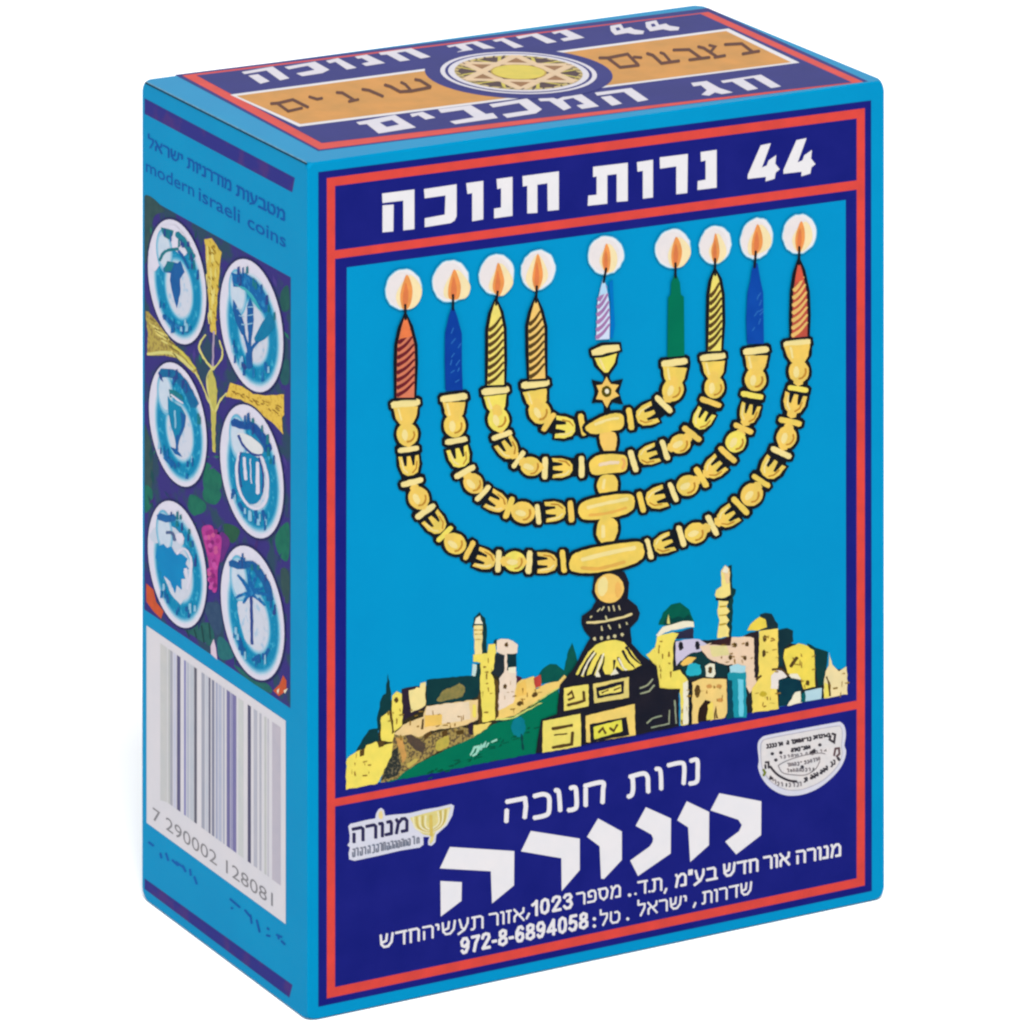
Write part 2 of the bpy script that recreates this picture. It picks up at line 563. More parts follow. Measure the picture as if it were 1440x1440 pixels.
g1([(918, 905), (945, 900), (945, 990), (915, 985)], PURP, 5)
g1([(950, 925), (1085, 900), (1050, 945), (955, 1005)], ink((240, 214, 112), .1, 500), 5)
# minaret and citadel
g1([(1018, 190), (1046, 190), (1050, 395), (1060, 420), (1005, 420)], DK, 3)
g1([(946, 215), (958, 150), (996, 108), (1038, 148), (1052, 212), (1010, 225)], DK, 3, False)
g1([(962, 192), (975, 150), (998, 135), (1020, 190)], CREAM, 4, False)
g1([(958, 202), (1020, 202), (1012, 420), (962, 420)], ink((242, 222, 150), .08, 500), 4)
for yy in (235, 265, 305):
    A.stroke(G1([(962, yy), (1016, yy)]), 1.2, ink((190, 150, 70), .1, 500), 5)
g1([(948, 480), (982, 486), (976, 572), (942, 562)], ink((200, 222, 215), .06, 500), 4)
g1([(948, 412), (1055, 402), (1060, 342), (1112, 337), (1116, 420), (1096, 522), (1075, 545), (1106, 590), (1112, 880), (1018, 905), (1000, 650), (1006, 470), (950, 462)], YEL, 5)
g1([(978, 480), (1005, 475), (1002, 640), (985, 720), (960, 600)], DK, 4)
g1([(985, 720), (1002, 660), (1018, 905), (990, 925)], BROWN, 5)
g1([(1110, 405), (1175, 403), (1172, 568), (1140, 580), (1078, 545), (1098, 520)], ink((36, 46, 54), .2, 400), 5)
g1([(1098, 310), (1125, 300), (1125, 350), (1100, 350)], DK, 4)
g1([(1120, 312), (1150, 300), (1200, 300), (1235, 310), (1270, 342), (1268, 402), (1202, 420), (1196, 522), (1264, 540), (1262, 700), (1254, 826), (1118, 872), (1140, 680), (1140, 582), (1176, 540), (1176, 420), (1118, 392)], ink((238, 217, 196), .06, 500), 6)
g1([(1194, 408), (1262, 400), (1266, 500), (1198, 518)], ink((18, 50, 58), .2, 400), 7)
g1([(1200, 510), (1258, 500), (1255, 545), (1210, 540)], CREAM, 7)
for c in ((1190, 340), (1180, 642)):
    A.disc(G1([c])[0], 2.6, 3.4, BROWN, 8)
g1([(1104, 588), (1132, 600), (1135, 860), (1114, 872)], BROWN, 7)
g1([(1246, 560), (1300, 575), (1300, 600), (1262, 720), (1246, 720)], ink((70, 36, 60), .2, 400), 5)
A.poly(G1([(1250, 705), (1262, 620), (1300, 592), (1390, 570), (1405, 662), (1440, 650)]) + G2([(160, 960), (270, 925), (330, 915), (372, 868), (388, 880), (335, 960), (140, 1082), (0, 1168)]) + G1([(1350, 800), (1240, 858), (1110, 885), (1130, 820), (1242, 762)]), ink((242, 206, 116), .1, 500), 6)
g1([(1262, 720), (1270, 625), (1330, 590), (1340, 700)], ORNG, 7)
g1([(1376, 585), (1440, 560), (1440, 640), (1400, 650)], ink((196, 70, 60), .2, 500), 5)
g2([(150, 890), (175, 895), (195, 935), (165, 960)], ink((196, 70, 60), .2, 500), 7)
for c in ((1288, 765), (1395, 702)):
    A.disc(G1([c])[0], 4.5, 3, BROWN, 8, -.4)
A.stroke(G1([(1110, 885), (1240, 868), (1340, 812), (1440, 762)]) + G2([(130, 1092), (330, 962)]), 2.0, ink((214, 222, 120), .1, 500), 8)
A.stroke(G1([(1120, 895), (1210, 878)]), 3, DK, 8)
# hillside tree, signature
g1([(1228, 955), (1240, 890), (1280, 862), (1318, 880), (1330, 950), (1300, 1005), (1255, 1000)], ink((8, 122, 140), .2, 500), 3, True)
A.stroke(G1([(1300, 990), (1312, 1100)]), 3, ink((10, 70, 70), .2, 500), 3)
SIG = ink((160, 218, 196), .1, 500)
for s in ([(935, 1140), (960, 1085), (990, 1075), (975, 1130), (950, 1142)], [(985, 1120), (1010, 1060)], [(1005, 1100), (1040, 1045), (1030, 1085)], [(1045, 1080), (1062, 1050)], [(1085, 1045), (1125, 1030)]):
    A.stroke(G1(s), 2.6, SIG, 3)
# right: domes and houses
g3([(-60, 725), (10, 668), (34, 800), (40, 990), (-10, 780)], YEL, 1)
g3([(150, 625), (250, 612), (330, 612), (392, 655), (330, 705), (190, 765), (158, 805)], LILAC, 1)
for c in ((190, 660), (310, 655)):
    A.disc(G3([c])[0], 3.6, 6, ink((30, 30, 40), .1, 400), 2)
g3([(28, 505), (58, 420), (120, 362), (188, 348), (250, 395), (288, 495), (150, 520)], ink((4, 92, 74), .2, 700), 1, False)
g3([(60, 500), (100, 440), (130, 460), (170, 440), (210, 455), (250, 430), (280, 490), (150, 520)], ink((6, 66, 62), .2, 700), 2)
g3([(88, 500), (100, 425), (115, 500)], ink((222, 214, 120), .1, 500), 3)
g3([(150, 560), (282, 525), (280, 605), (150, 612)], ink((44, 44, 68), .2, 400), 1)
g3([(15, 578), (60, 522), (150, 498), (205, 482), (280, 480), (285, 520), (180, 532), (95, 552), (22, 592)], CREAM, 3)
g3([(0, 682), (20, 592), (130, 556), (172, 570), (134, 640), (130, 842), (182, 830), (242, 912), (246, 1222), (190, 1238), (184, 972), (40, 962), (15, 800)], YEL, 2)
g3([(208, 925), (243, 912), (246, 1222), (205, 1232)], CREAM, 3)
g3([(246, 912), (278, 915), (280, 1222), (246, 1235)], BLACK, 2)
g3([(328, 662), (400, 640), (552, 600), (716, 588), (728, 880), (742, 922), (690, 1000), (640, 905), (560, 790), (480, 800), (380, 742), (350, 700)], ink((238, 208, 178), .06, 500), 2)
g3([(400, 660), (520, 650), (540, 720), (420, 740)], ink((226, 214, 150), .08, 400), 3)
for c in ((582, 652), (668, 645), (655, 745), (548, 742)):
    A.disc(G3([c])[0], 2.8, 3.4, BROWN, 3)
g3([(388, 652), (460, 610), (560, 590), (545, 655)], ink((56, 34, 38), .2, 400), 3)
g3([(530, 80), (560, 70), (562, 235), (592, 250), (570, 312), (556, 605), (520, 605)], ink((18, 58, 60), .2, 400), 1)
g3([(480, 118), (510, 76), (542, 102), (546, 205), (546, 288), (512, 312), (536, 340), (520, 372), (540, 405), (520, 440), (540, 470), (522, 505), (538, 540), (534, 592), (455, 604), (468, 470), (455, 400), (465, 330), (434, 292), (446, 258), (484, 222)], ink((243, 223, 134), .1, 600), 2)
g3([(480, 118), (512, 76), (540, 102), (542, 205), (515, 210), (500, 140)], ink((240, 205, 150), .06, 600), 3)
g3([(490, 120), (510, 80), (535, 100), (530, 130)], CREAM, 4)
A.stroke(G3([(445, 320), (520, 322), (550, 300)]), 4, BLACK, 3)
for yy in (375, 440, 505):
    A.stroke(G3([(470, yy), (520, yy - 5)]), 2, ink((180, 150, 50), .1, 400), 3)
g3([(765, 432), (800, 418), (845, 428), (892, 500), (892, 545), (760, 545)], ink((26, 50, 58), .2, 400), 2)
g3([(668, 545), (690, 500), (735, 470), (760, 445), (800, 470), (812, 520), (745, 545)], ink((238, 212, 80), .1, 500), 3)
g3([(640, 585), (752, 542), (752, 885), (722, 885), (722, 600)], ink((40, 32, 40), .2, 400), 3)
g3([(888, 540), (960, 530), (1002, 545), (1002, 622), (932, 682), (932, 805), (888, 805)], ink((20, 52, 60), .2, 400), 2)
g3([(758, 552), (892, 535), (892, 812), (850, 900), (882, 962), (896, 1112), (708, 1142), (704, 962), (752, 902), (752, 700)], ink((243, 217, 104), .09, 500), 4)
for c in ((795, 605), (790, 712)):
    A.disc(G3([c])[0], 2.6, 5, BROWN, 5)
A.disc(G3([(785, 1005)])[0], 5, 4, ink((190, 170, 50), .1, 400), 5)
A.stroke(G3([(735, 900), (770, 875)]), 3, BROWN, 5)
g3([(1100, 640), (1165, 670), (1255, 700), (1232, 932), (1182, 955), (1165, 800)], ink((14, 58, 60), .2, 400), 3)
g3([(928, 742), (942, 682), (1040, 640), (1105, 655), (1152, 692), (1162, 952), (1080, 972), (1050, 882), (970, 872)], ink((240, 217, 88), .1, 500), 4)
A.stroke(G3([(982, 808), (1030, 740)]), 4.5, BROWN, 5)
A.disc(G3([(1105, 925)])[0], 3, 4, BROWN, 5)
g3([(840, 965), (846, 870), (880, 832), (920, 840), (962, 875), (905, 920), (890, 972)], ink((236, 226, 218), .05, 400), 5)
A.stroke(G3([(850, 828), (910, 825), (970, 872)]), 3, BROWN, 6)
g3([(968, 862), (1030, 860), (1060, 905), (1000, 905)], CREAM, 5)
g3([(896, 905), (960, 885), (1052, 900), (1062, 985), (962, 1085), (896, 1095)], ink((10, 56, 70), .25, 500), 5)
g3([(955, 1092), (1020, 990), (1055, 985), (1062, 1068)], CREAM, 6)
g3([(1052, 1010), (1100, 985), (1100, 1060), (1058, 1066)], ink((10, 90, 96), .2, 400), 6)
g3([(1088, 985), (1206, 962), (1204, 1042), (1092, 1062)], ink((182, 214, 224), .05, 400), 7)
g3([(1222, 1038), (1225, 900), (1240, 842), (1258, 800), (1264, 705), (1282, 790), (1330, 842), (1390, 806), (1392, 1006)], ink((240, 220, 165), .07, 400), 5)
g3([(1226, 1036), (1228, 920), (1262, 940), (1268, 1028)], YEL, 6)
A.stroke(G3([(1240, 880), (1262, 930), (1266, 1020)]), 2.5, BROWN, 7)
g3([(530, 860), (600, 800), (662, 850), (664, 1180), (560, 1172), (540, 1000)], TEAL, 4)
g3([(540, 805), (600, 790), (655, 800), (650, 850), (545, 850)], LBLUE, 5)
g3([(600, 900), (640, 905), (642, 1165), (612, 1165)], ink((110, 204, 226), .06, 400), 5)
g3([(524, 900), (560, 910), (570, 1172), (520, 1190)], ink((12, 70, 86), .2, 400), 5)
g3([(178, 785), (258, 712), (335, 700), (405, 772), (380, 872), (230, 895), (205, 830)], ink((16, 56, 60), .2, 400), 3)
g3([(185, 785), (240, 735), (300, 740), (262, 790), (205, 805)], ORNG, 4)
g3([(232, 862), (240, 800), (285, 782), (328, 800), (330, 862), (270, 875)], ink((40, 176, 196), .12, 500), 5, True)
g3([(440, 770), (520, 800), (540, 880), (440, 880)], ink((18, 50, 56), .2, 400), 3)
g3([(368, 802), (400, 784), (432, 790), (442, 862), (420, 885), (368, 882)], ink((236, 232, 205), .05, 400), 5)
A.disc(G3([(402, 832)])[0], 3, 5, BROWN, 6)
g3([(272, 922), (350, 890), (520, 900), (526, 1140), (510, 1180), (400, 1196), (402, 1060), (362, 1050), (312, 1150), (312, 1216), (272, 1222)], ink((241, 207, 126), .08, 500), 5)
g3([(310, 1205), (322, 1110), (360, 1062), (390, 1052), (402, 1130), (400, 1196)], ink((44, 30, 26), .2, 400), 6)
g3([(375, 1195), (385, 1085), (420, 1060), (422, 1190)], ink((238, 214, 100), .1, 400), 7)
A.disc(G3([(310, 985)])[0], 4, 9, BROWN, 6)
for c in ((395, 950), (465, 950), (475, 1050)):
    A.disc(G3([c])[0], 4, 3, ink((206, 150, 80), .1, 400), 6)
A.stroke(G3([(432, 1185), (440, 1100), (452, 1180)]), 2.5, BROWN, 6)
rr = random.Random(21)
PEN = ink((150, 116, 48), .2, 500)
for z, x0, x1, y0, y1, n in ((G1, 60, 250, 1130, 1320, 10), (G1, 300, 430, 760, 1000, 8), (G1, 450, 900, 800, 950, 16), (G1, 1020, 1100, 420, 860, 10), (G1, 1140, 1240, 600, 830, 7), (G1, 1270, 1420, 640, 760, 8),
                             (G3, 20, 120, 620, 900, 10), (G3, 400, 700, 640, 780, 12), (G3, 770, 880, 570, 880, 8), (G3, 720, 880, 960, 1100, 8), (G3, 950, 1140, 700, 940, 10), (G3, 290, 500, 920, 1050, 8), (G3, 1260, 1380, 850, 1000, 6), (G3, 190, 235, 960, 1200, 5)):
    for _ in range(n):
        a = (rr.uniform(x0, x1), rr.uniform(y0, y1))
        d = rr.choice(((rr.uniform(-4, 4), rr.uniform(14, 40)), (rr.uniform(12, 34), rr.uniform(-8, 2))))
        A.stroke(z([a, (a[0] + d[0], a[1] + d[1])]), rr.uniform(.9, 1.7), PEN, 8)
GRS = ink((4, 82, 62), .2, 500)
for _ in range(40):
    t = rr.random()
    a = (560 + t * 840, 1290 - t * 380 + rr.uniform(0, 60))
    A.stroke(G1([a, (a[0] + rr.uniform(12, 50), a[1] - rr.uniform(2, 26))]), rr.uniform(1, 2), GRS, 2)
A.build()

# --- the menorah
A = Art('menorah', 'front', front, 15)
A.rough = .42
OUT = 4.8     # ink outline in pixels


GOLDM = ink((240, 202, 98), .1, 420)


def oriented(c, ang, pts):
    ca, sa = math.cos(ang), math.sin(ang)
    return [(c[0] + x * ca - y * sa, c[1] + x * sa + y * ca) for x, y in pts]


def pill(l, w):
    """capsule: l along y, w half width in x"""
    return [(-w, -l * .55), (-w * .8, -l), (w * .8, -l), (w, -l * .55), (w, l * .55), (w * .8, l), (-w * .8, l), (-w, l * .55)]


rnd = random.Random(7)
GSH = ink((190, 138, 52), .12, 500)


def piece(kind, c, d, sc=1.0):
    """one turned piece of an arm; d = direction towards the candle (unit vector)"""
    ang = math.atan2(d.y, d.x) + math.pi / 2      # local -y looks towards the candle
    g = rnd.choice((GOLD, GOLD, GOLD, GOLDM, GOLDM, YEL))
    sc *= rnd.uniform(.98, 1.14)
    if kind == 'bead':
        for k_, (m, l) in enumerate(((BLACK, 1), (g, 3))):
            e = OUT * .95 if not k_ else 0
            A.poly(oriented(c, ang, [((13.5 * sc + e) * math.cos(t), (15 * sc + e) * math.sin(t)) for t in [i * math.pi / 10 for i in range(20)]]), m, l)
        A.stroke([(c[0] + 10 * math.cos(t), c[1] + 10.5 * math.sin(t)) for t in (-.4, .1, .6, 1.1, 1.6)], 2.6, GSH, 4)
        A.poly(oriented((c[0] - 3.5, c[1] + 1), ang, [(4.2 * math.cos(t), 8 * math.sin(t)) for t in [i * math.pi / 7 for i in range(14)]]), GOLDL, 4)
    elif kind == 'ring':
        for k_, (m, l) in enumerate(((BLACK, 1), (GOLDL if rnd.random() < .5 else g, 3))):
            e = OUT * .9 if not k_ else 0
            A.poly(oriented(c, ang + rnd.uniform(-.08, .08), pill(3.6 * sc + e, 14.5 * sc + e)), m, l)
    elif kind == 'rim':
        for k_, (m, l) in enumerate(((BLACK, 1), (GOLDL, 3))):
            e = OUT * .9 if not k_ else 0
            A.poly(oriented(c, -.13, pill(4.6 * sc + e, 18 * sc + e)), m, l)
    elif kind == 'neck':
        for k_, (m, l) in enumerate(((BLACK, 1), (g, 3))):
            e = OUT if not k_ else 0
            A.poly(oriented(c, ang, [(-16 * sc - e, -10 - e), (16 * sc + e, -10 - e), (13 * sc + e, 6), (8 * sc + e, 14), (-8 * sc - e, 14), (-13 * sc - e, 6)]), m, l)
        A.stroke(oriented(c, ang, [(-10, -8), (-7, 8)]), 3, GOLDL, 4)
    elif kind == 'tulip':
        A.poly(oriented(c, ang, [(-17 * sc, -16), (17 * sc, -16), (18 * sc, 0), (14 * sc, 14), (0, 18), (-14 * sc, 14), (-18 * sc, 0)]), BLACK, 1)
        A.poly(oriented(c, ang, [(-14 * sc, -13), (-9 * sc, -12), (-7 * sc, 1), (-4 * sc, 2), (-2.4 * sc, -12), (2.4 * sc, -12), (4 * sc, 2), (7 * sc, 1), (9 * sc, -12), (14 * sc, -13), (13.5 * sc, 1), (10 * sc, 11), (4 * sc, 15), (-4 * sc, 15), (-10 * sc, 11), (-13.5 * sc, 1)]), g, 3)
        A.stroke(oriented(c, ang, [(-10.5, -8), (-9, 5), (-4, 11)]), 2.2, GOLDL, 4)
        A.stroke(oriented(c, ang, [(10.5, -4), (9, 6), (3, 12)]), 2.2, GSH, 4)


def arm(items):
    """items from the candle down to the stem: (kind, x, y)"""
    P = [Vector((x, y)) for _, x, y in items]
    A.stroke([tuple(p) for p in P[1:]], 27, BLACK, 0, smooth=True)
    for i, (k_, x, y) in enumerate(items):
        a, b = P[max(i - 1, 0)], P[min(i + 1, len(P) - 1)]
        piece(k_, (x, y), (a - b).normalized(), 1.0)
        if i and {k_, items[i - 1][0]} in ({'ring', 'bead'}, {'ring', 'tulip'}, {'neck', 'bead'}) and (k_ == 'bead' or rnd.random() < .45):
            if k_ == 'bead' or items[i - 1][0] != 'ring':
                A.stroke([tuple(P[i - 1] * .75 + P[i] * .25), tuple(P[i - 1] * .3 + P[i] * .7)], 13, GOLDM, 3)


def seq(*groups):
    out = []
    for z, its in groups:
        for k_, x, y in its:
            (q,) = z([(x, y)])
            out.append((k_, q[0], q[1]))
    return out


arm(seq((M4, [('rim', 428, 178), ('neck', 430, 248), ('bead', 440, 385), ('ring', 448, 486), ('tulip', 455, 590), ('ring', 472, 708), ('bead', 518, 815), ('ring', 562, 905), ('tulip', 630, 985), ('ring', 692, 1058), ('bead', 762, 1122), ('ring', 858, 1168), ('tulip', 962, 1230), ('ring', 1055, 1240), ('bead', 1165, 1242), ('ring', 1262, 1248)]),
        (M5, [('tulip', 322, 1250), ('ring', 437, 1242)])))
arm(seq((M4, [('rim', 755, 138), ('neck', 757, 215), ('bead', 760, 325), ('ring', 770, 428), ('tulip', 790, 535), ('ring', 828, 638), ('bead', 885, 715), ('ring', 950, 782), ('tulip', 1042, 842), ('ring', 1125, 880), ('bead', 1222, 912), ('ring', 1322, 925)]),
        (M5, [('tulip', 378, 905), ('ring', 488, 905)])))
arm(seq((M4, [('rim', 1035, 90), ('neck', 1037, 170), ('bead', 1055, 285), ('ring', 1078, 392), ('tulip', 1118, 478), ('ring', 1190, 555), ('bead', 1275, 600), ('ring', 1370, 612)]),
        (M5, [('tulip', 425, 612), ('ring', 560, 605)])))
arm(seq((M5, [('rim', 248, 45), ('neck', 252, 135), ('bead', 278, 235), ('ring', 338, 302), ('tulip', 445, 338), ('ring', 565, 320)])))
arm(seq((M6, [('rim', 130, 140), ('neck', 132, 220), ('bead', 120, 325), ('ring', 58, 422)]), (M5, [('tulip', 1000, 255), ('ring', 888, 280)])))
arm(seq((M6, [('rim', 390, 102), ('neck', 395, 180), ('bead', 400, 308), ('ring', 375, 408), ('tulip', 320, 520), ('ring', 248, 622), ('bead', 170, 688)]), (M5, [('ring', 1122, 490), ('tulip', 1015, 525), ('ring', 908, 565)])))
arm(seq((M6, [('rim', 682, 60), ('neck', 682, 140), ('bead', 678, 255), ('ring', 655, 362), ('tulip', 635, 480), ('ring', 595, 585), ('bead', 545, 675), ('ring', 488, 762), ('tulip', 402, 850), ('ring', 312, 915), ('bead', 220, 970), ('ring', 122, 1015)]), (M5, [('tulip', 1068, 815), ('ring', 962, 842)])))
arm(seq((C3, [('rim', 958, 970)]), (M6, [('neck', 962, 70), ('bead', 970, 200), ('ring', 965, 318), ('tulip', 940, 412), ('ring', 912, 540), ('bead', 888, 645), ('ring', 850, 748), ('tulip', 785, 852), ('ring', 716, 940), ('bead', 652, 1032), ('ring', 575, 1108), ('tulip', 490, 1182), ('ring', 385, 1238), ('bead', 275, 1290), ('ring', 176, 1312), ('tulip', 62, 1365)]), (M5, [('ring', 1015, 1158)])))


def grow(pts, e):
    cx = sum(p[0] for p in pts) / len(pts)
    cy = sum(p[1] for p in pts) / len(pts)
    out = []
    n = len(pts)
    a = sum(pts[i - 1][0] * pts[i][1] - pts[i][0] * pts[i - 1][1] for i in range(n))
    sgn = 1 if a > 0 else -1
    for i in range(n):
        p, q, r = Vector(pts[i - 1]), Vector(pts[i]), Vector(pts[(i + 1) % n])
        t = ((q - p).normalized() + (r - q).normalized())
        t = t.normalized() if t.length > 1e-6 else (q - p).normalized()
        out.append((q.x + t.y * e * sgn, q.y - t.x * e * sgn))
    return out


def outlined(pts, mat, smooth=True, e=OUT, l=0):
    if smooth:
        pts = catmull(pts)
    A.poly(grow(pts, e), BLACK, 1 + l)
    A.poly(pts, mat, 3 + l)


outlined(M5([(590, 330), (660, 285), (745, 250), (820, 245), (846, 285), (830, 345), (750, 365), (640, 382), (595, 360)]), GOLD, l=2)
outlined(M5([(685, 430), (690, 375), (780, 370), (798, 430), (775, 512), (720, 512)]), GOLDD)
outlined(M5([(618, 565), (670, 528), (760, 518), (850, 528), (868, 578), (850, 632), (740, 648), (640, 655), (614, 615)]), GOLD, l=2)
A.stroke(M5([(835, 550), (850, 580), (835, 615)]), 4, ink((236, 176, 96), .1, 400), 7, True)
outlined(M5([(665, 730), (690, 668), (740, 655), (790, 672), (805, 730), (785, 785), (735, 800), (685, 785)]), GOLD)
outlined(M5([(540, 885), (575, 838), (730, 798), (880, 788), (917, 830), (895, 900), (790, 940), (600, 962), (545, 930)]), GOLD, l=2)
outlined(M5([(660, 1050), (680, 965), (745, 945), (795, 970), (802, 1040), (770, 1115), (730, 1130), (690, 1115)]), GOLD)
outlined(M5([(483, 1232), (520, 1185), (690, 1140), (930, 1110), (978, 1150), (965, 1225), (840, 1282), (640, 1318), (505, 1310), (478, 1275)]), GOLD, l=2)
# brushed highlights on the hubs
A.stroke(M5([(650, 318), (740, 285), (810, 275)]), 4, GOLDL, 7, True)
A.stroke(M5([(680, 590), (760, 575), (810, 575)]), 5, PALE, 7, True)
A.stroke(M5([(600, 880), (720, 850), (870, 820)]), 5, GOLDL, 7, True)
A.stroke(M5([(560, 1230), (740, 1185), (920, 1150)]), 6, GOLDL, 7, True)
A.stroke(M5([(560, 1285), (680, 1290), (850, 1245)]), 5, ink((230, 178, 84), .1, 400), 7, True)
A.stroke(M5([(610, 930), (740, 915), (860, 880)]), 4, ink((230, 178, 84), .1, 400), 7, True)
A.stroke(M5([(715, 690), (705, 750)]), 4, GOLDL, 5)
A.stroke(M5([(705, 1000), (705, 1080)]), 5, GOLDL, 5)
# cup of the middle candle and its star
A.stroke(C2([(726, 1120), (731, 1215)]), 9, BLACK, 1)
A.stroke(C2([(731, 1380), (735, 1460)]), 9, BLACK, 1)
outlined(C2([(645, 1062), (800, 1036), (782, 1100), (738, 1168), (715, 1168), (665, 1112)]), YEL, False)
outlined(C2([(624, 1020), (700, 985), (812, 980), (818, 1015), (700, 1045), (632, 1052)]), GOLDL, False, l=2)
A.stroke(C2([(680, 1075), (715, 1150)]), 3, GOLDL, 5)
A.poly(C2([(733, 1180), (765, 1230), (840, 1210), (815, 1300), (842, 1385), (772, 1372), (730, 1418), (698, 1372), (628, 1375), (650, 1300), (628, 1215), (700, 1232)]), BLACK, 1)
A.poly(C2([(728, 1195), (757, 1245), (812, 1252), (785, 1292), (812, 1325), (760, 1350), (730, 1408), (702, 1352), (658, 1345), (676, 1292), (660, 1255), (700, 1248)]), GOLDD, 3)
A.disc(C2([(728, 1296)])[0], 7, 8, ink((86, 76, 16), .1, 400), 4)
A.disc(C2([(730, 1294)])[0], 3, 3.4, CREAM, 5)
# bulb, knop, fluted foot and stone plinth
BODY = ink((30, 30, 42), .25, 400)
A.poly(G2([(592, 128), (810, 118), (842, 200), (832, 312), (900, 368), (922, 420), (905, 470), (852, 525), (862, 640), (932, 720), (1042, 800), (1062, 962), (1202, 972), (1202, 1238), (890, 1302), (500, 1372), (200, 1428), (165, 1430), (205, 1190), (318, 1150), (340, 940), (405, 862), (440, 822), (522, 660), (562, 600), (520, 545), (496, 500), (500, 440), (570, 390), (602, 330), (572, 270)]), BODY, 2)
A.disc(G2([(698, 240)])[0], 20.5, 20.5, GOLDD, 5)
A.disc(G2([(650, 225)])[0], 7, 14, GOLDL, 6, .15)
A.disc(G2([(760, 250)])[0], 4.5, 11, ink((238, 184, 96), .05, 400), 6)
A.stroke(G2([(535, 487), (640, 482), (780, 452), (862, 424)]), 3.2, ink((226, 208, 148), .1, 400), 5, True)
DOT = ink((206, 196, 150), .1, 400)
for a, b in (((610, 405), (632, 385)), ((640, 400), (658, 372)), ((690, 372), (698, 402)), ((725, 365), (735, 402)), ((765, 365), (775, 395)), ((570, 440), (560, 450)), ((670, 440), (680, 465)), ((640, 515), (645, 545)), ((690, 505), (705, 535)), ((770, 500), (775, 525)), ((820, 485), (826, 500))):
    A.stroke(G2([a, b]), 2.2, DOT, 5)
for c in ((590, 605), (640, 600), (690, 595), (735, 585), (790, 575)):
    A.disc(G2([c])[0], 2.4, 2.6, DOT, 5, n=10)
foot = G2([(455, 862), (500, 775), (545, 700), (600, 650), (670, 622), (740, 612), (805, 632), (860, 700), (932, 792), (890, 815), (862, 830), (790, 832), (750, 800), (715, 862), (668, 862), (640, 800), (598, 870), (560, 860), (510, 880)])
A.poly(foot, YEL, 5)
for s in ([(480, 870), (530, 770), (585, 690)], [(520, 875), (555, 780), (605, 705)], [(575, 868), (610, 780), (640, 720)], [(625, 850), (650, 790), (660, 730)], [(760, 740), (790, 800), (815, 835)], [(795, 690), (830, 760), (880, 812)], [(820, 665), (865, 735), (925, 790)], [(735, 760), (728, 830)]):
    A.stroke(G2(s), 4.2, BODY, 6, True, .35)
for s in ([(500, 868), (545, 770), (590, 705)], [(765, 745), (800, 815), (822, 828)], [(598, 868), (632, 780), (655, 710)]):
    A.stroke(G2(s), 2.4, CREAM, 7, True)
for t in ([(598, 880), (618, 840), (635, 878)], [(705, 868), (735, 815), (765, 855)]):
    A.poly(G2(t), CREAM, 7)
STONE = ink((238, 220, 110), .1, 500)
STOND = ink((226, 206, 120), .1, 500)
A.poly(G2([(370, 960), (546, 934), (548, 1092), (368, 1126)]), STONE, 5)
A.poly(G2([(580, 932), (838, 880), (840, 1030), (588, 1072)]), STOND, 5)
A.poly(G2([(600, 958), (802, 906), (802, 1000), (610, 1036)]), BODY, 6)
A.poly(G2([(622, 985), (780, 938), (785, 985), (628, 1012)]), STONE, 7)
A.poly(G2([(218, 1200), (490, 1145), (493, 1380), (212, 1430)]), STONE, 5)
A.poly(G2([(525, 1162), (880, 1076), (886, 1302), (555, 1352), (530, 1350)]), ink((240, 208, 112), .1, 500), 5)
A.poly(G2([(555, 1222), (822, 1168), (842, 1302), (562, 1352)]), BODY, 6)
A.poly(G2([(582, 1242), (785, 1190), (792, 1272), (588, 1330)]), ink((226, 220, 80), .15, 700), 7)
for s, w in (([(395, 1010), (425, 985), (440, 1030), (400, 1045)], 3), ([(510, 985), (515, 1050), (460, 1070), (395, 1085)], 4), ([(285, 1255), (430, 1228)], 4.2), ([(300, 1300), (390, 1290)], 2), ([(432, 1280), (425, 1365), (285, 1392)], 4.2), ([(640, 995), (690, 975)], 2), ([(730, 975), (775, 955)], 2), ([(620, 1280), (650, 1250), (670, 1290)], 3), ([(700, 1250), (730, 1270), (755, 1225)], 3)):
    A.stroke(G2(s), w, BROWN, 8)
for s in ([(920, 962), (975, 940), (1012, 895)], [(922, 1002), (985, 985), (1022, 940)], [(968, 1215), (1010, 1180), (1075, 1160)], [(1000, 1245), (1130, 1218), (1132, 1120)], [(1170, 1050), (1180, 1215)]):
    A.stroke(G2(s), 2.2, ink((150, 158, 130), .2, 500), 5)
A.build()

# --- the nine candles with their flames
GLOW = ink((234, 226, 226), .03, 600)
HALO = ink((246, 226, 176), .05, 600)
FLAME = ink((236, 152, 82), .12, 700)
FLAMEI = ink((222, 124, 74), .1, 700)


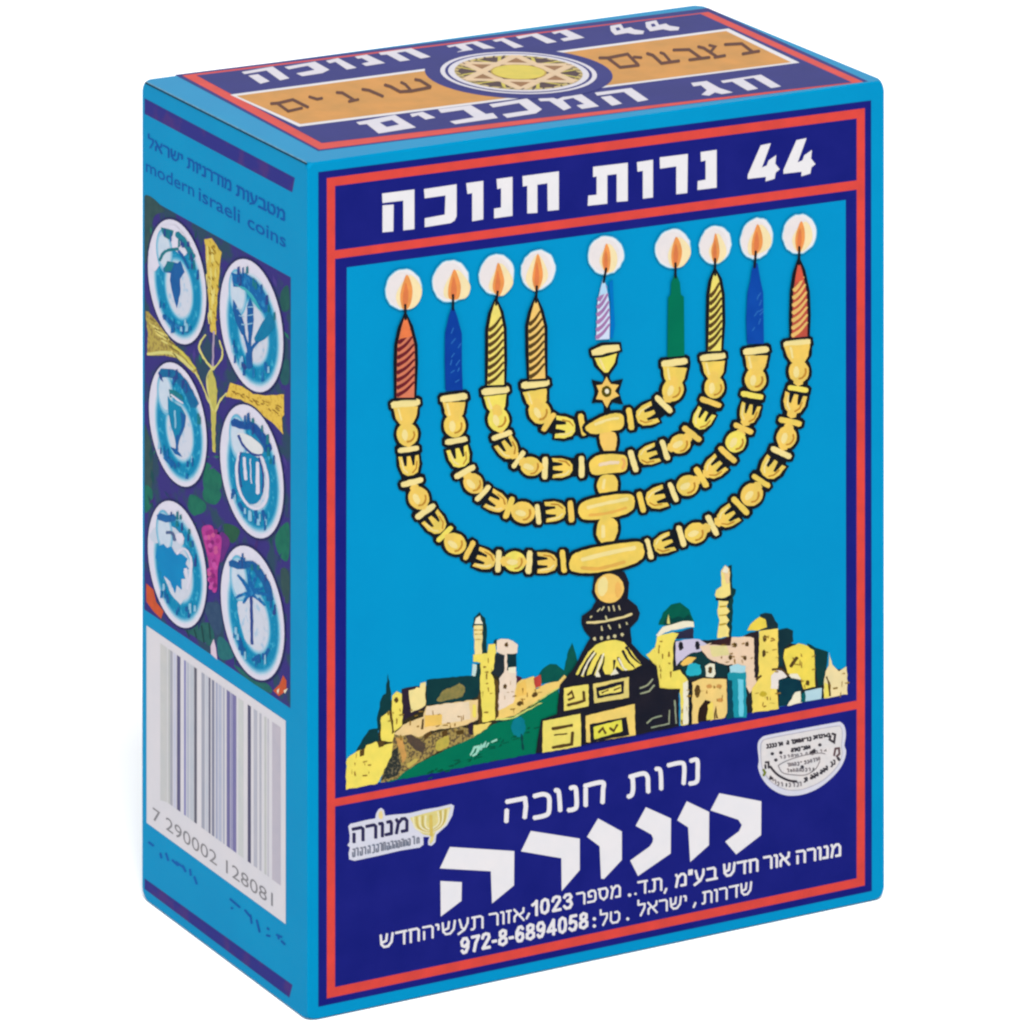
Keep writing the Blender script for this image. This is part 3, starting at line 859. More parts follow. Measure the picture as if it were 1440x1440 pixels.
def candle(z, label, body, mat, glow, flame, stripe=None, outline=True, seed=1, hx=1.0):
    global A
    A = Art('candle', 'front', front, 26, label)
    gx, gy, rx, ry = glow
    c = z([(gx, gy)])[0]
    A.disc(c, rx / 4.8 * 1.06, ry / 4.8 * 1.05, ink((120, 200, 228), .04, 400), 0, .25, 30, .05, seed)
    A.disc(c, rx / 4.8, ry / 4.8, WHITE, 1, .25, 30, .05, seed)
    A.disc((c[0] - 2, c[1]), rx / 4.8 * .86, ry / 4.8 * .86, GLOW, 2, .2, 26, .04, seed + 1)
    f = z(flame)
    fx = sum(p[0] for p in f) / len(f)
    fy = sum(p[1] for p in f) / len(f)
    A.poly([(fx + (p[0] - fx) * 2.1 + 3.5 * hx, fy + (p[1] - fy) * .98) for p in f], HALO, 3, True)
    A.poly(f, FLAME, 4, True)
    A.poly([(fx + (p[0] - fx) * .45 - 1, fy + 3 + (p[1] - fy) * .7) for p in f], FLAMEI, 5, True)
    b = z(body)
    top = min(b, key=lambda p: p[1])
    A.stroke([(f[0][0] * .3 + fx * .7, max(p[1] for p in f) - 6), (top[0], top[1] + 8)], 3.4, BLACK, 6)
    if outline:
        A.poly(grow(b, 4.8), BLACK, 0)
    A.poly(b, mat, 2)
    if stripe:
        smat, tipm = stripe
        x0, x1 = min(p[0] for p in b), max(p[0] for p in b)
        ymax, ymin = max(p[1] for p in b), top[1]
        xm = (x0 + x1) / 2

        def halfw(y):      # width of the body at a height
            hits = []
            for i in range(len(b)):
                p, q = b[i - 1], b[i]
                if (p[1] - y) * (q[1] - y) < 0:
                    hits.append(p[0] + (q[0] - p[0]) * (y - p[1]) / (q[1] - p[1]))
            return (min(hits), max(hits)) if len(hits) > 1 else (xm, xm)
        y = ymax - 5
        while y > ymin + (ymax - ymin) * .3:
            l, r = halfw(y)[0], halfw(y - 15)[1]
            if r - l > 5:
                A.stroke([(l + .5, y + 2), ((l + r) / 2, y - 5), (r - .5, y - 17)], 6.0, smat, 3, True, .45)
            y -= 10.6
        if tipm:
            yy = ymin + (ymax - ymin) * .3
            tip = [p for p in b if p[1] < yy]
            l, r = halfw(yy)
            A.poly([(l + 1, yy)] + [(p[0], p[1] + 2) for p in sorted(tip, key=lambda q: q[0])] + [(r - 1, yy - 4)], tipm, 3)
    if label.startswith('plain') and 'blue' in label:
        rs = random.Random(seed)
        ys = [p[1] for p in b]
        for _ in range(9):
            y = rs.uniform(min(ys) + 40, max(ys) - 8)
            x = sum(p[0] for p in b) / len(b) + rs.uniform(-6, 7)
            A.stroke([(x, y), (x + rs.uniform(2, 6), y - rs.uniform(3, 8))], 1.1, ink((50, 120, 196), .1, 400), 3)
    A.build()


DKR = ink((108, 34, 44), .2, 600)
candle(C1, 'red striped candle at the left end', [(365, 1335), (368, 1100), (372, 980), (395, 870), (425, 770), (455, 860), (485, 980), (488, 1100), (483, 1335)], ink((216, 124, 92), .12, 700), (412, 605, 118, 135), [(405, 735), (388, 660), (402, 580), (435, 505), (470, 590), (465, 680), (440, 735)], (DKR, ink((232, 124, 74), .1, 600)), seed=3)
candle(C1, 'plain dark blue candle', [(695, 1290), (690, 1080), (692, 900), (715, 790), (745, 705), (775, 790), (806, 905), (806, 1100), (812, 1285)], ink((12, 62, 156), .15, 500), (730, 550, 120, 140), [(722, 668), (712, 610), (728, 530), (755, 470), (788, 540), (798, 600), (780, 668)], None, False, 5)
candle(C1, 'yellow twisted candle', [(978, 1252), (985, 1080), (985, 880), (1005, 770), (1035, 672), (1065, 760), (1086, 865), (1090, 1080), (1090, 1248)], ink((241, 222, 114), .08, 500), (1040, 505, 115, 135), [(1035, 640), (1012, 590), (1028, 500), (1050, 425), (1082, 500), (1090, 570), (1062, 645)], (BROWN, None), seed=9)
candle(C1, 'orange yellow twisted candle', [(1262, 1212), (1258, 1040), (1255, 850), (1275, 760), (1305, 655), (1335, 750), (1362, 860), (1362, 1040), (1368, 1205)], ink((242, 200, 112), .08, 500), (1320, 475, 112, 135), [(1300, 610), (1280, 540), (1292, 450), (1318, 365), (1345, 450), (1350, 530), (1320, 610)], (BROWN, None), seed=12, hx=-.3)
candle(C2, 'pale lilac striped candle raised in the middle', [(655, 945), (662, 820), (665, 690), (685, 600), (705, 520), (725, 590), (742, 690), (748, 820), (745, 940)], ink((210, 224, 246), .05, 500), (722, 375, 118, 128), [(715, 490), (695, 420), (705, 350), (725, 295), (748, 350), (752, 420), (740, 480)], (ink((166, 120, 172), .15, 500), ink((180, 216, 242), .05, 400)), False, 15)
A = Art('candle_shade', 'front', front, 24)
A.poly(C2([(742, 560), (770, 540), (775, 700), (785, 850), (770, 935), (752, 930), (755, 700)]), ink((0, 116, 196), .1, 400), 0)
A.build()
candle(C3, 'plain green candle', [(80, 1062), (82, 850), (85, 660), (103, 640), (105, 560), (135, 488), (165, 560), (172, 640), (192, 655), (194, 850), (196, 1052)], GREEN, (118, 330, 115, 130), [(118, 455), (105, 380), (118, 300), (140, 250), (170, 300), (178, 370), (152, 450)], None, False, 18)
candle(C3, 'yellow twisted candle with slim outline', [(356, 1022), (362, 830), (366, 640), (380, 550), (402, 472), (428, 540), (446, 640), (450, 830), (442, 1018)], ink((238, 222, 112), .08, 500), (403, 305, 105, 128), [(392, 425), (375, 350), (390, 280), (405, 225), (425, 290), (432, 360), (415, 420)], (BROWN, None), seed=21)
candle(C3, 'plain blue candle', [(618, 972), (612, 800), (620, 630), (640, 545), (650, 470), (668, 420), (690, 430), (708, 540), (728, 630), (730, 800), (732, 972)], ink((12, 72, 168), .18, 400), (683, 262, 105, 138), [(655, 375), (648, 300), (665, 220), (690, 165), (718, 230), (722, 300), (700, 350)], None, False, 24)
candle(C3, 'red and gold striped candle at the right end', [(920, 932), (925, 780), (930, 620), (948, 500), (968, 400), (990, 480), (1020, 620), (1026, 780), (1025, 922)], ink((190, 82, 66), .1, 500), (972, 232, 110, 132), [(955, 345), (942, 270), (960, 190), (985, 145), (1005, 200), (1005, 280), (980, 345)], (ink((232, 186, 108), .08, 500), ink((212, 90, 68), .1, 500)), seed=27)

# --- subtitle, large lettering, address
A = Art('subtitle_lettering', 'front', front, 3)
for z, ss in ((H3, [[(130, 405), (298, 372)], [(288, 372), (296, 440), (285, 542)], [(135, 470), (130, 575)],
                    [(362, 358), (440, 340), (488, 362), (494, 430), (485, 500), (440, 525), (362, 540)],
                    [(540, 308), (570, 315), (580, 390), (585, 482)],
                    [(668, 290), (712, 285), (722, 350), (722, 445), (690, 470), (650, 475)],
                    [(800, 290), (800, 440)], [(788, 272), (940, 240), (946, 310), (942, 415)],
                    [(1170, 195), (1285, 165), (1322, 195), (1326, 260), (1328, 325)], [(1196, 200), (1200, 290), (1188, 345), (1155, 362)]]),
              (B6, [[(86, 325), (110, 328), (117, 370), (118, 440)],
                    [(155, 305), (228, 290), (248, 312), (244, 410)],
                    [(282, 280), (320, 275), (323, 340), (318, 395), (276, 408)]])):
    k_ = 6.3 if z is H3 else 6.0
    for s in ss:
        A.stroke(z(s), k_, WHITE, 0, len(s) > 3)
A.build()

A = Art('large_lettering', 'front', front, 3)
for z, pts in ((H2, [(735, 65), (1278, 100), (1275, 390), (1090, 542), (1080, 270), (650, 246)]),
               (H2, [(655, 352), (835, 362), (832, 520), (658, 652)]),
               (H3, [(338, 650), (750, 715), (750, 980), (598, 1157), (595, 880), (255, 822)]),
               (H3, [(905, 545), (1105, 655), (1105, 895), (955, 1055), (930, 1052), (918, 780), (812, 700)]),
               (H1, [(288, 210), (500, 305), (497, 600), (222, 790), (156, 660), (320, 542), (345, 505), (350, 475), (335, 440), (202, 367)]),
               (H1, [(633, 160), (822, 250), (820, 530), (662, 672), (645, 380), (553, 320)]),
               (H1, [(908, 92), (1262, 160), (1260, 445), (1050, 608), (958, 500), (1075, 412), (1098, 360), (1068, 315), (833, 236)])):
    A.poly(z(pts), WHITE, 0)
A.build()

A = Art('address_lettering', 'front', front, 3)
A.write('מנורה', (1119.5, 1214.5), (1182, 1203.5), 18, WHITE, .19)
A.write('אור', (1074, 1222.5), (1110, 1216), 18, WHITE, .19)
A.write('חדש', (1017, 1233.5), (1066, 1224.5), 18, WHITE, .19)
A.write('בע"מ', (949, 1248), (1008, 1236), 18, WHITE, .19)
A.write('ת.ד.', (893, 1258), (931, 1251.5), 18, WHITE, .17)
A.stroke([(937, 1249), (934, 1256)], 3, WHITE, 0)
A.disc((885, 1258.5), 2.4, 2.4, WHITE, 0)
A.write('מספר', (811, 1273), (872.5, 1261), 17.5, WHITE, .17)
A.write('1023', (748, 1288.5), (804.5, 1276.5), 21, WHITE, .19, False)
A.stroke([(744, 1284), (740, 1292)], 3, WHITE, 0)
A.write('אזור', (688, 1302.5), (737, 1294), 18, WHITE, .16)
A.write('תעשיה', (594, 1321.5), (680, 1304.5), 18.5, WHITE, .16)
A.write('חדש', (534, 1334), (590, 1322.5), 19, WHITE, .17)
A.write('שדרות', (987.5, 1271.5), (1057, 1257), 17.5, WHITE, .16)
A.stroke([(978, 1269), (975, 1276)], 2.8, WHITE, 0)
A.write('ישראל', (896, 1288.5), (965, 1275.5), 17, WHITE, .16)
A.disc((882.5, 1292), 2.2, 2.2, WHITE, 0)
A.write('טל', (843, 1302), (871.5, 1297), 17, WHITE, .16)
A.disc((835.5, 1302), 2.4, 2.4, WHITE, 0)
A.disc((835.5, 1292), 2.4, 2.4, WHITE, 0)
A.write('972-8-6894058', (648, 1341.5), (826, 1304.5), 22, WHITE, .19, False)
A.build()

# --- small candle-maker emblem, lower left
A = Art('small_emblem', 'front', front, 3)
OFFW = ink((216, 216, 230), .04, 700)
A.poly(L4([(58, 610), (75, 590), (130, 578), (200, 560), (285, 545), (292, 505), (312, 468), (335, 455), (358, 475), (368, 522), (450, 512), (540, 505), (585, 498), (700, 470), (820, 450), (925, 424), (950, 438), (935, 520), (890, 602), (800, 682), (792, 745), (760, 775), (732, 768), (730, 738), (742, 700), (690, 700), (692, 765), (660, 790), (500, 815), (300, 862), (110, 902), (65, 890), (60, 840), (72, 790), (50, 770), (68, 745), (70, 690)]), OFFW, 0)
A.poly(L4([(578, 538), (690, 505), (920, 448), (900, 530), (850, 610), (790, 665), (772, 735), (750, 762), (742, 745), (755, 690), (690, 680), (620, 625)]), ink((222, 208, 134), .1, 900), 1)
EMG = ink((200, 178, 92), .1, 700)
EML = ink((238, 230, 190), .05, 700)
for r_, m in ((1, EML), (.8, EMG), (.62, EML), (.45, EMG), (.28, EML)):
    A.stroke(L4([(752 - 150 * r_, 520 + 18 * r_ - 4), (740 - 110 * r_, 600 + 30 * r_), (755, 620 + 42 * r_), (800 + 70 * r_, 575 + 18 * r_), (775 + 130 * r_, 490 - 30 * r_ + 4)]), 2.2, m, 2, True)
A.stroke(L4([(752, 520), (758, 690)]), 4.5, ink((216, 190, 96), .1, 700), 3)
A.poly(L4([(320, 545), (312, 505), (335, 478), (348, 510), (345, 545)]), ink((240, 216, 150), .1, 600), 1, True)
INKD = ink((46, 44, 84), .2, 700)
A.write('מנורה', L4([(92, 748)])[0], L4([(560, 652)])[0], 20, INKD, .24)
GREYI = ink((120, 124, 140), .2, 700)
rr = random.Random(4)
x = 95
while x < 660:
    y = 868 - (x - 95) * .205
    h_ = (74 if x < 200 else 62) * rr.uniform(.75, 1.08)
    A.stroke(L4([(x, y - h_), (x + 18, y - h_ - 4)]), 2.2, GREYI, 1)
    A.stroke(L4([(x + 17, y - h_), (x + 17, y - 4)]), 2.2, GREYI, 1)
    if rr.random() < .6:
        A.stroke(L4([(x, y - h_ * rr.uniform(.4, .95)), (x + 1, y)]), 2.2, GREYI, 1)
    if rr.random() < .5:
        A.stroke(L4([(x, y), (x + 16, y - 4)]), 2.0, GREYI, 1)
    x += rr.uniform(26, 40)
A.build()

# --- kosher seal, lower right
A = Art('seal', 'front', front, 3)
A.poly(S5([(202, 420), (208, 350), (245, 300), (320, 268), (700, 196), (1085, 125), (1130, 122), (1170, 155), (1190, 215), (1192, 290), (1178, 385), (1196, 450), (1180, 540), (1130, 640), (1040, 745), (910, 850), (780, 915), (640, 948), (490, 940), (350, 868), (255, 760), (208, 640), (215, 550)]), OFFW, 0, True)
SEALI = ink((224, 219, 219), .06, 700)
A.poly(S5([(232, 430), (247, 340), (325, 302), (700, 230), (1085, 164), (1141, 184), (1157, 250), (1147, 400), (1157, 470), (1126, 574), (1055, 676), (934, 782), (782, 858), (640, 893), (497, 878), (364, 806), (278, 704), (242, 600)]), ink((176, 172, 184), .1, 700), 1, True)
A.poly(S5([(240, 430), (255, 345), (330, 310), (700, 238), (1085, 172), (1135, 190), (1150, 250), (1140, 400), (1150, 470), (1120, 570), (1050, 670), (930, 775), (780, 850), (640, 885), (500, 870), (370, 800), (285, 700), (250, 600)]), SEALI, 2, True)
SD = ink((58, 54, 62), .2, 700)
SG = ink((130, 124, 128), .2, 700)
rr = random.Random(11)


def scribble(path, n, hgt, w, mat):
    P = catmull(path, False, 12) if len(path) > 2 else [tuple(path[0][k] + (path[1][k] - path[0][k]) * i / 30 for k in (0, 1)) for i in range(31)]
    for i in range(n):
        p = P[int(i * (len(P) - 1) / max(n - 1, 1))]
        h_ = hgt * rr.uniform(.38, .5)
        A.stroke(S5([(p[0] - 9, p[1] - h_), (p[0] + 8, p[1] - h_ - 3)]), w, mat, 2)
        A.stroke(S5([(p[0] + 8, p[1] - h_), (p[0] + 8, p[1] + h_)]), w, mat, 2)
        r_ = rr.random()
        if r_ < .4:
            A.stroke(S5([(p[0] - 9, p[1] - h_ * .2), (p[0] - 9, p[1] + h_)]), w, mat, 2)
        elif r_ < .75:
            A.stroke(S5([(p[0] - 9, p[1] + h_), (p[0] + 8, p[1] + h_)]), w, mat, 2)


scribble([(310, 395), (540, 355)], 8, 40, 2.3, SD)
scribble([(590, 345), (790, 312)], 8, 40, 2.5, SD)
scribble([(835, 295), (1000, 268)], 7, 36, 2.2, SD)
A.stroke(S5([(1035, 250), (1072, 262), (1060, 350), (1010, 320), (1020, 275)]), 3.2, SD, 3)
scribble([(590, 440), (780, 405)], 8, 36, 2.3, SD)
A.poly(S5([(780, 470), (840, 420), (852, 465), (815, 492)]), SD, 3, True)
for c in ((365, 478), (460, 465), (405, 548), (900, 378), (350, 752), (702, 625)):
    A.disc(S5([c])[0], 2.6, 2.4, SD, 3, n=9)
A.stroke(S5([(430, 610), (480, 690), (600, 715), (740, 715), (850, 650), (900, 560)]), 1.3, SG, 3, True)
A.stroke(S5([(430, 610), (520, 560), (700, 500), (890, 470), (960, 480)]), 1.3, SG, 3, True)
A.stroke(S5([(340, 620), (420, 710), (540, 775), (640, 790)]), 3.4, SD, 3, True)
A.stroke(S5([(285, 575), (322, 572), (325, 640)]), 3, SD, 3)
A.stroke(S5([(286, 600), (290, 645)]), 3, SD, 3)
A.stroke(S5([(1060, 500), (1075, 420), (1115, 415), (1120, 480), (1085, 510)]), 3, ink((96, 72, 76), .2, 600), 3)
A.stroke(S5([(1100, 520), (1120, 550)]), 4, SD, 3)
scribble([(545, 605), (720, 580), (890, 535)], 12, 36, 2.0, SG)
scribble([(540, 668), (820, 655)], 9, 36, 2.0, SG)
scribble([(620, 500), (780, 470), (960, 440)], 8, 24, 1.6, SG)
scribble([(460, 520), (590, 500)], 4, 30, 2.0, SG)
scribble([(730, 775), (900, 695), (1060, 575)], 12, 48, 2.2, SD)
scribble([(345, 750), (430, 815), (560, 830), (680, 820)], 10, 44, 2.0, SG)
A.stroke(S5([(262, 655), (285, 690), (265, 725)]), 3.2, ink((120, 130, 40), .1, 400), 3)
A.build()

# ================================================================== SIDE PANEL
SIDEBG = ink((58, 50, 128), .1, 240, .38, (44, 74, 98), .55)
STRIPE = ink((50, 50, 136), .1, 260, .38, (74, 52, 128), .58)
A = Art('side_panel', 'side', box)
A.poly([(203, 275.5), (409, 390), (408.5, 996), (203, 857)], SIDEBG, 0)
LEAF = ink((28, 112, 92), .25, 700)
LEAF2 = ink((52, 82, 84), .2, 700)
for z, pts, m in (
        (D1, [(65, 40), (240, 150), (150, 210), (110, 500), (65, 560)], LEAF2),
        (D2, [(575, 980), (650, 1040), (705, 1100), (690, 1200), (640, 1260), (560, 1190), (555, 1080)], LEAF),
        (D2, [(450, 1240), (560, 1300), (570, 1370), (500, 1400), (440, 1340)], LEAF),
        (D2, [(75, 700), (110, 760), (145, 960), (130, 1200), (75, 1240)], LEAF2),
        (D3, [(560, 40), (650, 30), (700, 90), (650, 170), (560, 130)], LEAF),
        (D3, [(80, 20), (140, 60), (130, 180), (80, 230)], LEAF),
        (D3, [(450, 130), (520, 150), (540, 210), (480, 260), (430, 190)], LEAF),
        (D3, [(1150, 400), (1245, 320), (1245, 600), (1190, 610), (1140, 500)], LEAF),
        (D3, [(720, 330), (800, 340), (850, 390), (800, 480), (740, 440)], ink((40, 92, 70), .2, 600)),
        (D3, [(1180, 700), (1245, 720), (1245, 960), (1200, 920)], LEAF2),
        (D1, [(1180, 820), (1240, 760), (1250, 940), (1190, 960)], ink((36, 92, 88), .2, 600)),
        (D2, [(1170, 200), (1245, 150), (1245, 330), (1190, 340)], ink((36, 92, 98), .2, 600)),
        (D3, [(400, 1180), (500, 1140), (610, 1130), (640, 1220), (625, 1320), (500, 1250)], ink((36, 98, 96), .25, 900)),
        (D3, [(680, 1240), (760, 1300), (800, 1400), (720, 1430), (670, 1380)], ink((36, 110, 116), .25, 900)),
        (D4, [(800, 430), (920, 500), (1090, 600), (1090, 660), (900, 540)], ink((34, 104, 100), .25, 900)),
        (D3, [(560, 1000), (620, 960), (700, 1000), (700, 1200), (640, 1200)], ink((50, 78, 112), .2, 700))):
    A.poly([(min(max(p[0], 203.4), 408.6), p[1]) for p in catmull(z(pts))], m, 1)
for s in ([(420, 1190), (440, 1240)], [(480, 1180), (500, 1250)], [(540, 1150), (560, 1290)], [(600, 1130), (612, 1260)]):
    A.stroke(D3(s), 2, ink((20, 64, 70), .2, 400), 2)
rr = random.Random(31)
DABS = [ink(c, .2, 600) for c in ((30, 100, 88), (24, 78, 84), (40, 60, 110), (74, 60, 140), (36, 124, 98), (66, 44, 116))]
for _ in range(150):                      # small foliage dabs between the coins
    x = rr.uniform(206, 405)
    t = (x - 203) / 206
    y = rr.uniform(285 + 112 * t, 850 + 136 * t)
    L_, a = rr.uniform(4, 14), rr.uniform(0, 6.28)
    dx, dy = L_ * math.cos(a) * .6, L_ * math.sin(a)
    p = [(x - dx, y - dy), (x + dy * .2, y - dx * .3), (x + dx, y + dy), (x - dy * .2, y + dx * .3)]
    A.poly([(min(max(q[0], 203.4), 408.6), q[1]) for q in p], rr.choice(DABS), 1.5)
OR = ink((208, 88, 52), .15, 700)
A.poly(D3([(92, 808), (150, 860), (172, 960), (232, 1032), (212, 1095), (150, 1035), (92, 955)]), OR, 2)
A.poly(D4([(1200, 515), (1228, 560), (1228, 640), (1165, 685), (1120, 640), (1172, 590)]), OR, 2)
A.poly(D4([(1150, 640), (1170, 620), (1160, 670)]), CREAM, 3)
A.poly(D4([(1205, 640), (1240, 620), (1215, 665)]), CREAM, 3)
A.poly(D4([(638, 220), (656, 290), (667, 390), (616, 345), (614, 280)]), ink((226, 204, 222), .05, 400), 2)
side = A.build()

for q in ([(203.3, 138), (414.8, 250), (411, 270.5), (203.3, 160)], [(203.3, 1235), (411.5, 1385), (407, 1403), (203.3, 1250)]):
    A = Art('stripe', 'side', side)
    A.poly(q, STRIPE, 0)
    A.build()

A = Art('wheat_sheaf', 'side', side, 4)
A.rough = .5
WH = ink((226, 196, 84), .12, 1500, .38, (196, 166, 64), .6)
WHL = ink((222, 214, 130), .1, 600)
A.poly(D1([(565, 382), (620, 375), (660, 430), (702, 490), (680, 700), (668, 900), (655, 1060), (660, 1160), (612, 1130), (600, 900), (590, 700)]), WH, 0)
A.stroke(D1([(640, 1130), (634, 1300), (632, 1440)]), 2.6, ink((180, 160, 186), .1, 400), 0)
A.poly(D2([(615, 205), (650, 300), (668, 400), (657, 600), (652, 900), (630, 895), (615, 560), (588, 330)]), ink((200, 190, 96), .15, 900), 0)
for z, s, w in ((D1, [(575, 1155), (522, 1250), (570, 1360), (640, 1440)], 2.8), (D1, [(685, 1200), (712, 1300), (690, 1370), (630, 1440)], 2.4), (D2, [(640, 205), (585, 290), (608, 480), (632, 560)], 1.9),
                (D2, [(490, 250), (550, 360), (605, 500)], 2.2), (D2, [(745, 420), (690, 480), (655, 570)], 2.6)):
    A.stroke(z(s), w, WHL, 1, True)
A.poly(D1([(85, 962), (112, 970), (200, 1080), (290, 1200), (345, 1250), (440, 1340), (500, 1440), (530, 1500), (470, 1460), (340, 1345), (240, 1322), (100, 1325), (105, 1150)]), ink((190, 170, 84), .12, 1500, .38, (150, 126, 70), .55), 0)
A.stroke(D1([(105, 1312), (240, 1300), (340, 1325), (470, 1440)]), 4.2, WHL, 1, True)
A.stroke(D1([(310, 1240), (400, 1320), (490, 1430)]), 3, ink((218, 206, 90), .1, 500), 1, True)
A.poly(D2([(772, 332), (870, 362), (960, 425), (1060, 440), (1208, 428), (1212, 590), (1192, 620), (1202, 755), (1130, 670), (1000, 572), (860, 470), (738, 448)]), ink((236, 198, 84), .1, 1500, .38, (210, 170, 64), .58), 0)
rr = random.Random(2)
for i in range(30):
    t = rr.random()
    p = (780 + t * 400, 400 + t * 150 + rr.uniform(-40, 60) * t)
    A.stroke(D2([p, (p[0] + rr.uniform(8, 30), p[1] + rr.uniform(4, 20))]), 1.5, ink((150, 112, 40), .1, 400), 1)
for i in range(26):
    t = rr.random()
    p = (585 + rr.uniform(0, 80), 420 + t * 650)
    A.stroke(D1([p, (p[0] + rr.uniform(8, 22), p[1] + rr.uniform(14, 40))]), 1.4, ink((160, 128, 40), .1, 400), 1)
AWN = ink((238, 222, 128), .1, 400)
for i in range(22):
    t = rr.random()
    p = (580 + rr.uniform(0, 95) * (1 - t * .5), 400 + t * 600)
    A.stroke(D1([p, (p[0] + rr.uniform(-8, 10), p[1] + rr.uniform(50, 110))]), 1.6, AWN, 1)
for i in range(18):
    t = rr.random()
    p = (115 + t * 200, 1020 + t * 240 + rr.uniform(-10, 60))
    A.stroke(D1([p, (p[0] + rr.uniform(30, 60), p[1] + rr.uniform(24, 50))]), 1.6, rr.choice((AWN, ink((120, 104, 50), .1, 400))), 1)
A.build()

A = Art('grape_bunch', 'side', side, 4)
A.poly(D3([(690, 400), (745, 420), (770, 480), (740, 560), (700, 640), (670, 560)]), ink((104, 44, 128), .2, 500), 0, True)
A.poly(D3([(548, 352), (620, 338), (655, 400), (702, 440), (692, 600), (672, 700), (665, 862), (630, 872), (610, 760), (600, 650), (578, 540), (550, 430)]), ink((186, 62, 150), .2, 800), 1, True)
rr = random.Random(5)
for i in range(34):
    t = rr.random()
    A.disc(D3([(570 + rr.uniform(0, 110) * (1 - t * .6) + 40 * t, 380 + t * 460)])[0], 3.0, 3.6, rr.choice((ink((204, 84, 168), .1, 400), ink((164, 44, 132), .1, 400), ink((140, 40, 120), .1, 400), ink((206, 90, 150), .1, 400))), 2, n=10)
A.build()

# --- six coins
RIM = ink((228, 224, 240), .04, 500)
CT = ink((0, 138, 184), .12, 900, .38, (62, 178, 212), .62)
CB = ink((12, 104, 172), .14, 1100, .38, (40, 140, 196), .6)
CB2 = ink((24, 96, 164), .18, 500)
CPALE = ink((214, 218, 232), .08, 700, .38, (176, 204, 230), .62)
CD = ink((24, 122, 138), .15, 500)
CN = ink((44, 72, 146), .18, 500)
CL = ink((150, 200, 228), .08, 400)


def coin(c, halfw, label, draw):
    global A
    A = Art('coin', 'side', side, 6, label)
    A.rough = .45
    e = rectify('side', (c[0] + halfw, c[1] + halfw * .57)) - rectify('side', (c[0] - halfw, c[1] - halfw * .57))
    ru = abs(e.x) / 2
    rv = ru * 1.02
    A.circle(c, ru * 1.045, rv * 1.035, ink((40, 44, 96), .15, 400), 0)
    A.circle(c, ru, rv, RIM, 1)
    steps = ((.86, (206, 222, 238)), (.83, (160, 204, 228)), (.80, (104, 182, 214)), (.77, (48, 158, 200)), (.74, None), (.53, (30, 152, 196)), (.50, (84, 176, 212)), (.475, (140, 200, 226)), (.45, (184, 212, 232)), (.42, None))
    for k_, (f, col) in enumerate(steps):
        m = ink(col, .08, 700) if col else (CT if f > .5 else CPALE)
        A.circle(c, ru * f, rv * (f + .01), m, 2 + k_ * .35, off=(ru * .05 * (1.3 - f) * 2, -rv * .06 * (1.3 - f) * 2))
    for f, col in ((.36, (110, 186, 218)), (.32, (160, 204, 228)), (.27, (206, 220, 236))):
        A.circle(c, ru * f * .8, rv * f, ink(col, .06, 700), 5.6 - f, off=(-ru * .42, rv * .40))
    draw(c, ru, rv)
    rr_ = random.Random(int(c[1]))
    p = rectify('side', c)
    for k_ in range(26):                       # the worn inscription round the rim
        up = k_ < 13
        a = math.radians(rr_.uniform(15, 125) if up else rr_.uniform(215, 320))
        r_ = rr_.uniform(.66, .84)
        q = p + Vector((ru * r_ * math.cos(a), rv * r_ * math.sin(a)))
        w_, h_ = rr_.uniform(.025, .05) * ru, rr_.uniform(.04, .10) * rv
        A.uv([q + Vector((-w_, -h_)), q + Vector((w_, -h_ * .6)), q + Vector((w_ * .7, h_)), q + Vector((-w_ * .8, h_ * .7))], rr_.choice((CB2, CN, CD)) if up else rr_.choice((CB2, CL, CB)), 10)
    A.build()


def d1c(c, ru, rv):
    A.poly(D1([(118, 480), (190, 300), (330, 270), (440, 420), (400, 520), (300, 460), (220, 560), (170, 640), (125, 600)]), RIM, 5, True)
    A.poly(D1([(232, 622), (272, 560), (350, 575), (372, 555), (408, 645), (372, 700), (375, 800), (345, 945), (312, 830), (290, 710), (295, 655), (240, 648)]), CB2, 6)
    A.poly(D1([(240, 620), (268, 562), (325, 570), (300, 640), (245, 648)]), CD, 7)
    A.poly(D1([(215, 285), (320, 312), (312, 352), (282, 382), (240, 362)]), CD, 7)
    A.stroke(D1([(345, 335), (405, 400), (450, 480), (475, 530)]), 8, ink((20, 128, 150), .15, 500), 7, True)
    A.stroke(D1([(205, 555), (240, 490), (300, 465), (355, 462)]), 4.2, CD, 7, True)
    A.stroke(D1([(360, 475), (400, 535), (440, 620)]), 3.4, CB2, 7, True)
    A.stroke(D1([(240, 1000), (300, 1060), (370, 1100)]), 6, CB, 7, True)


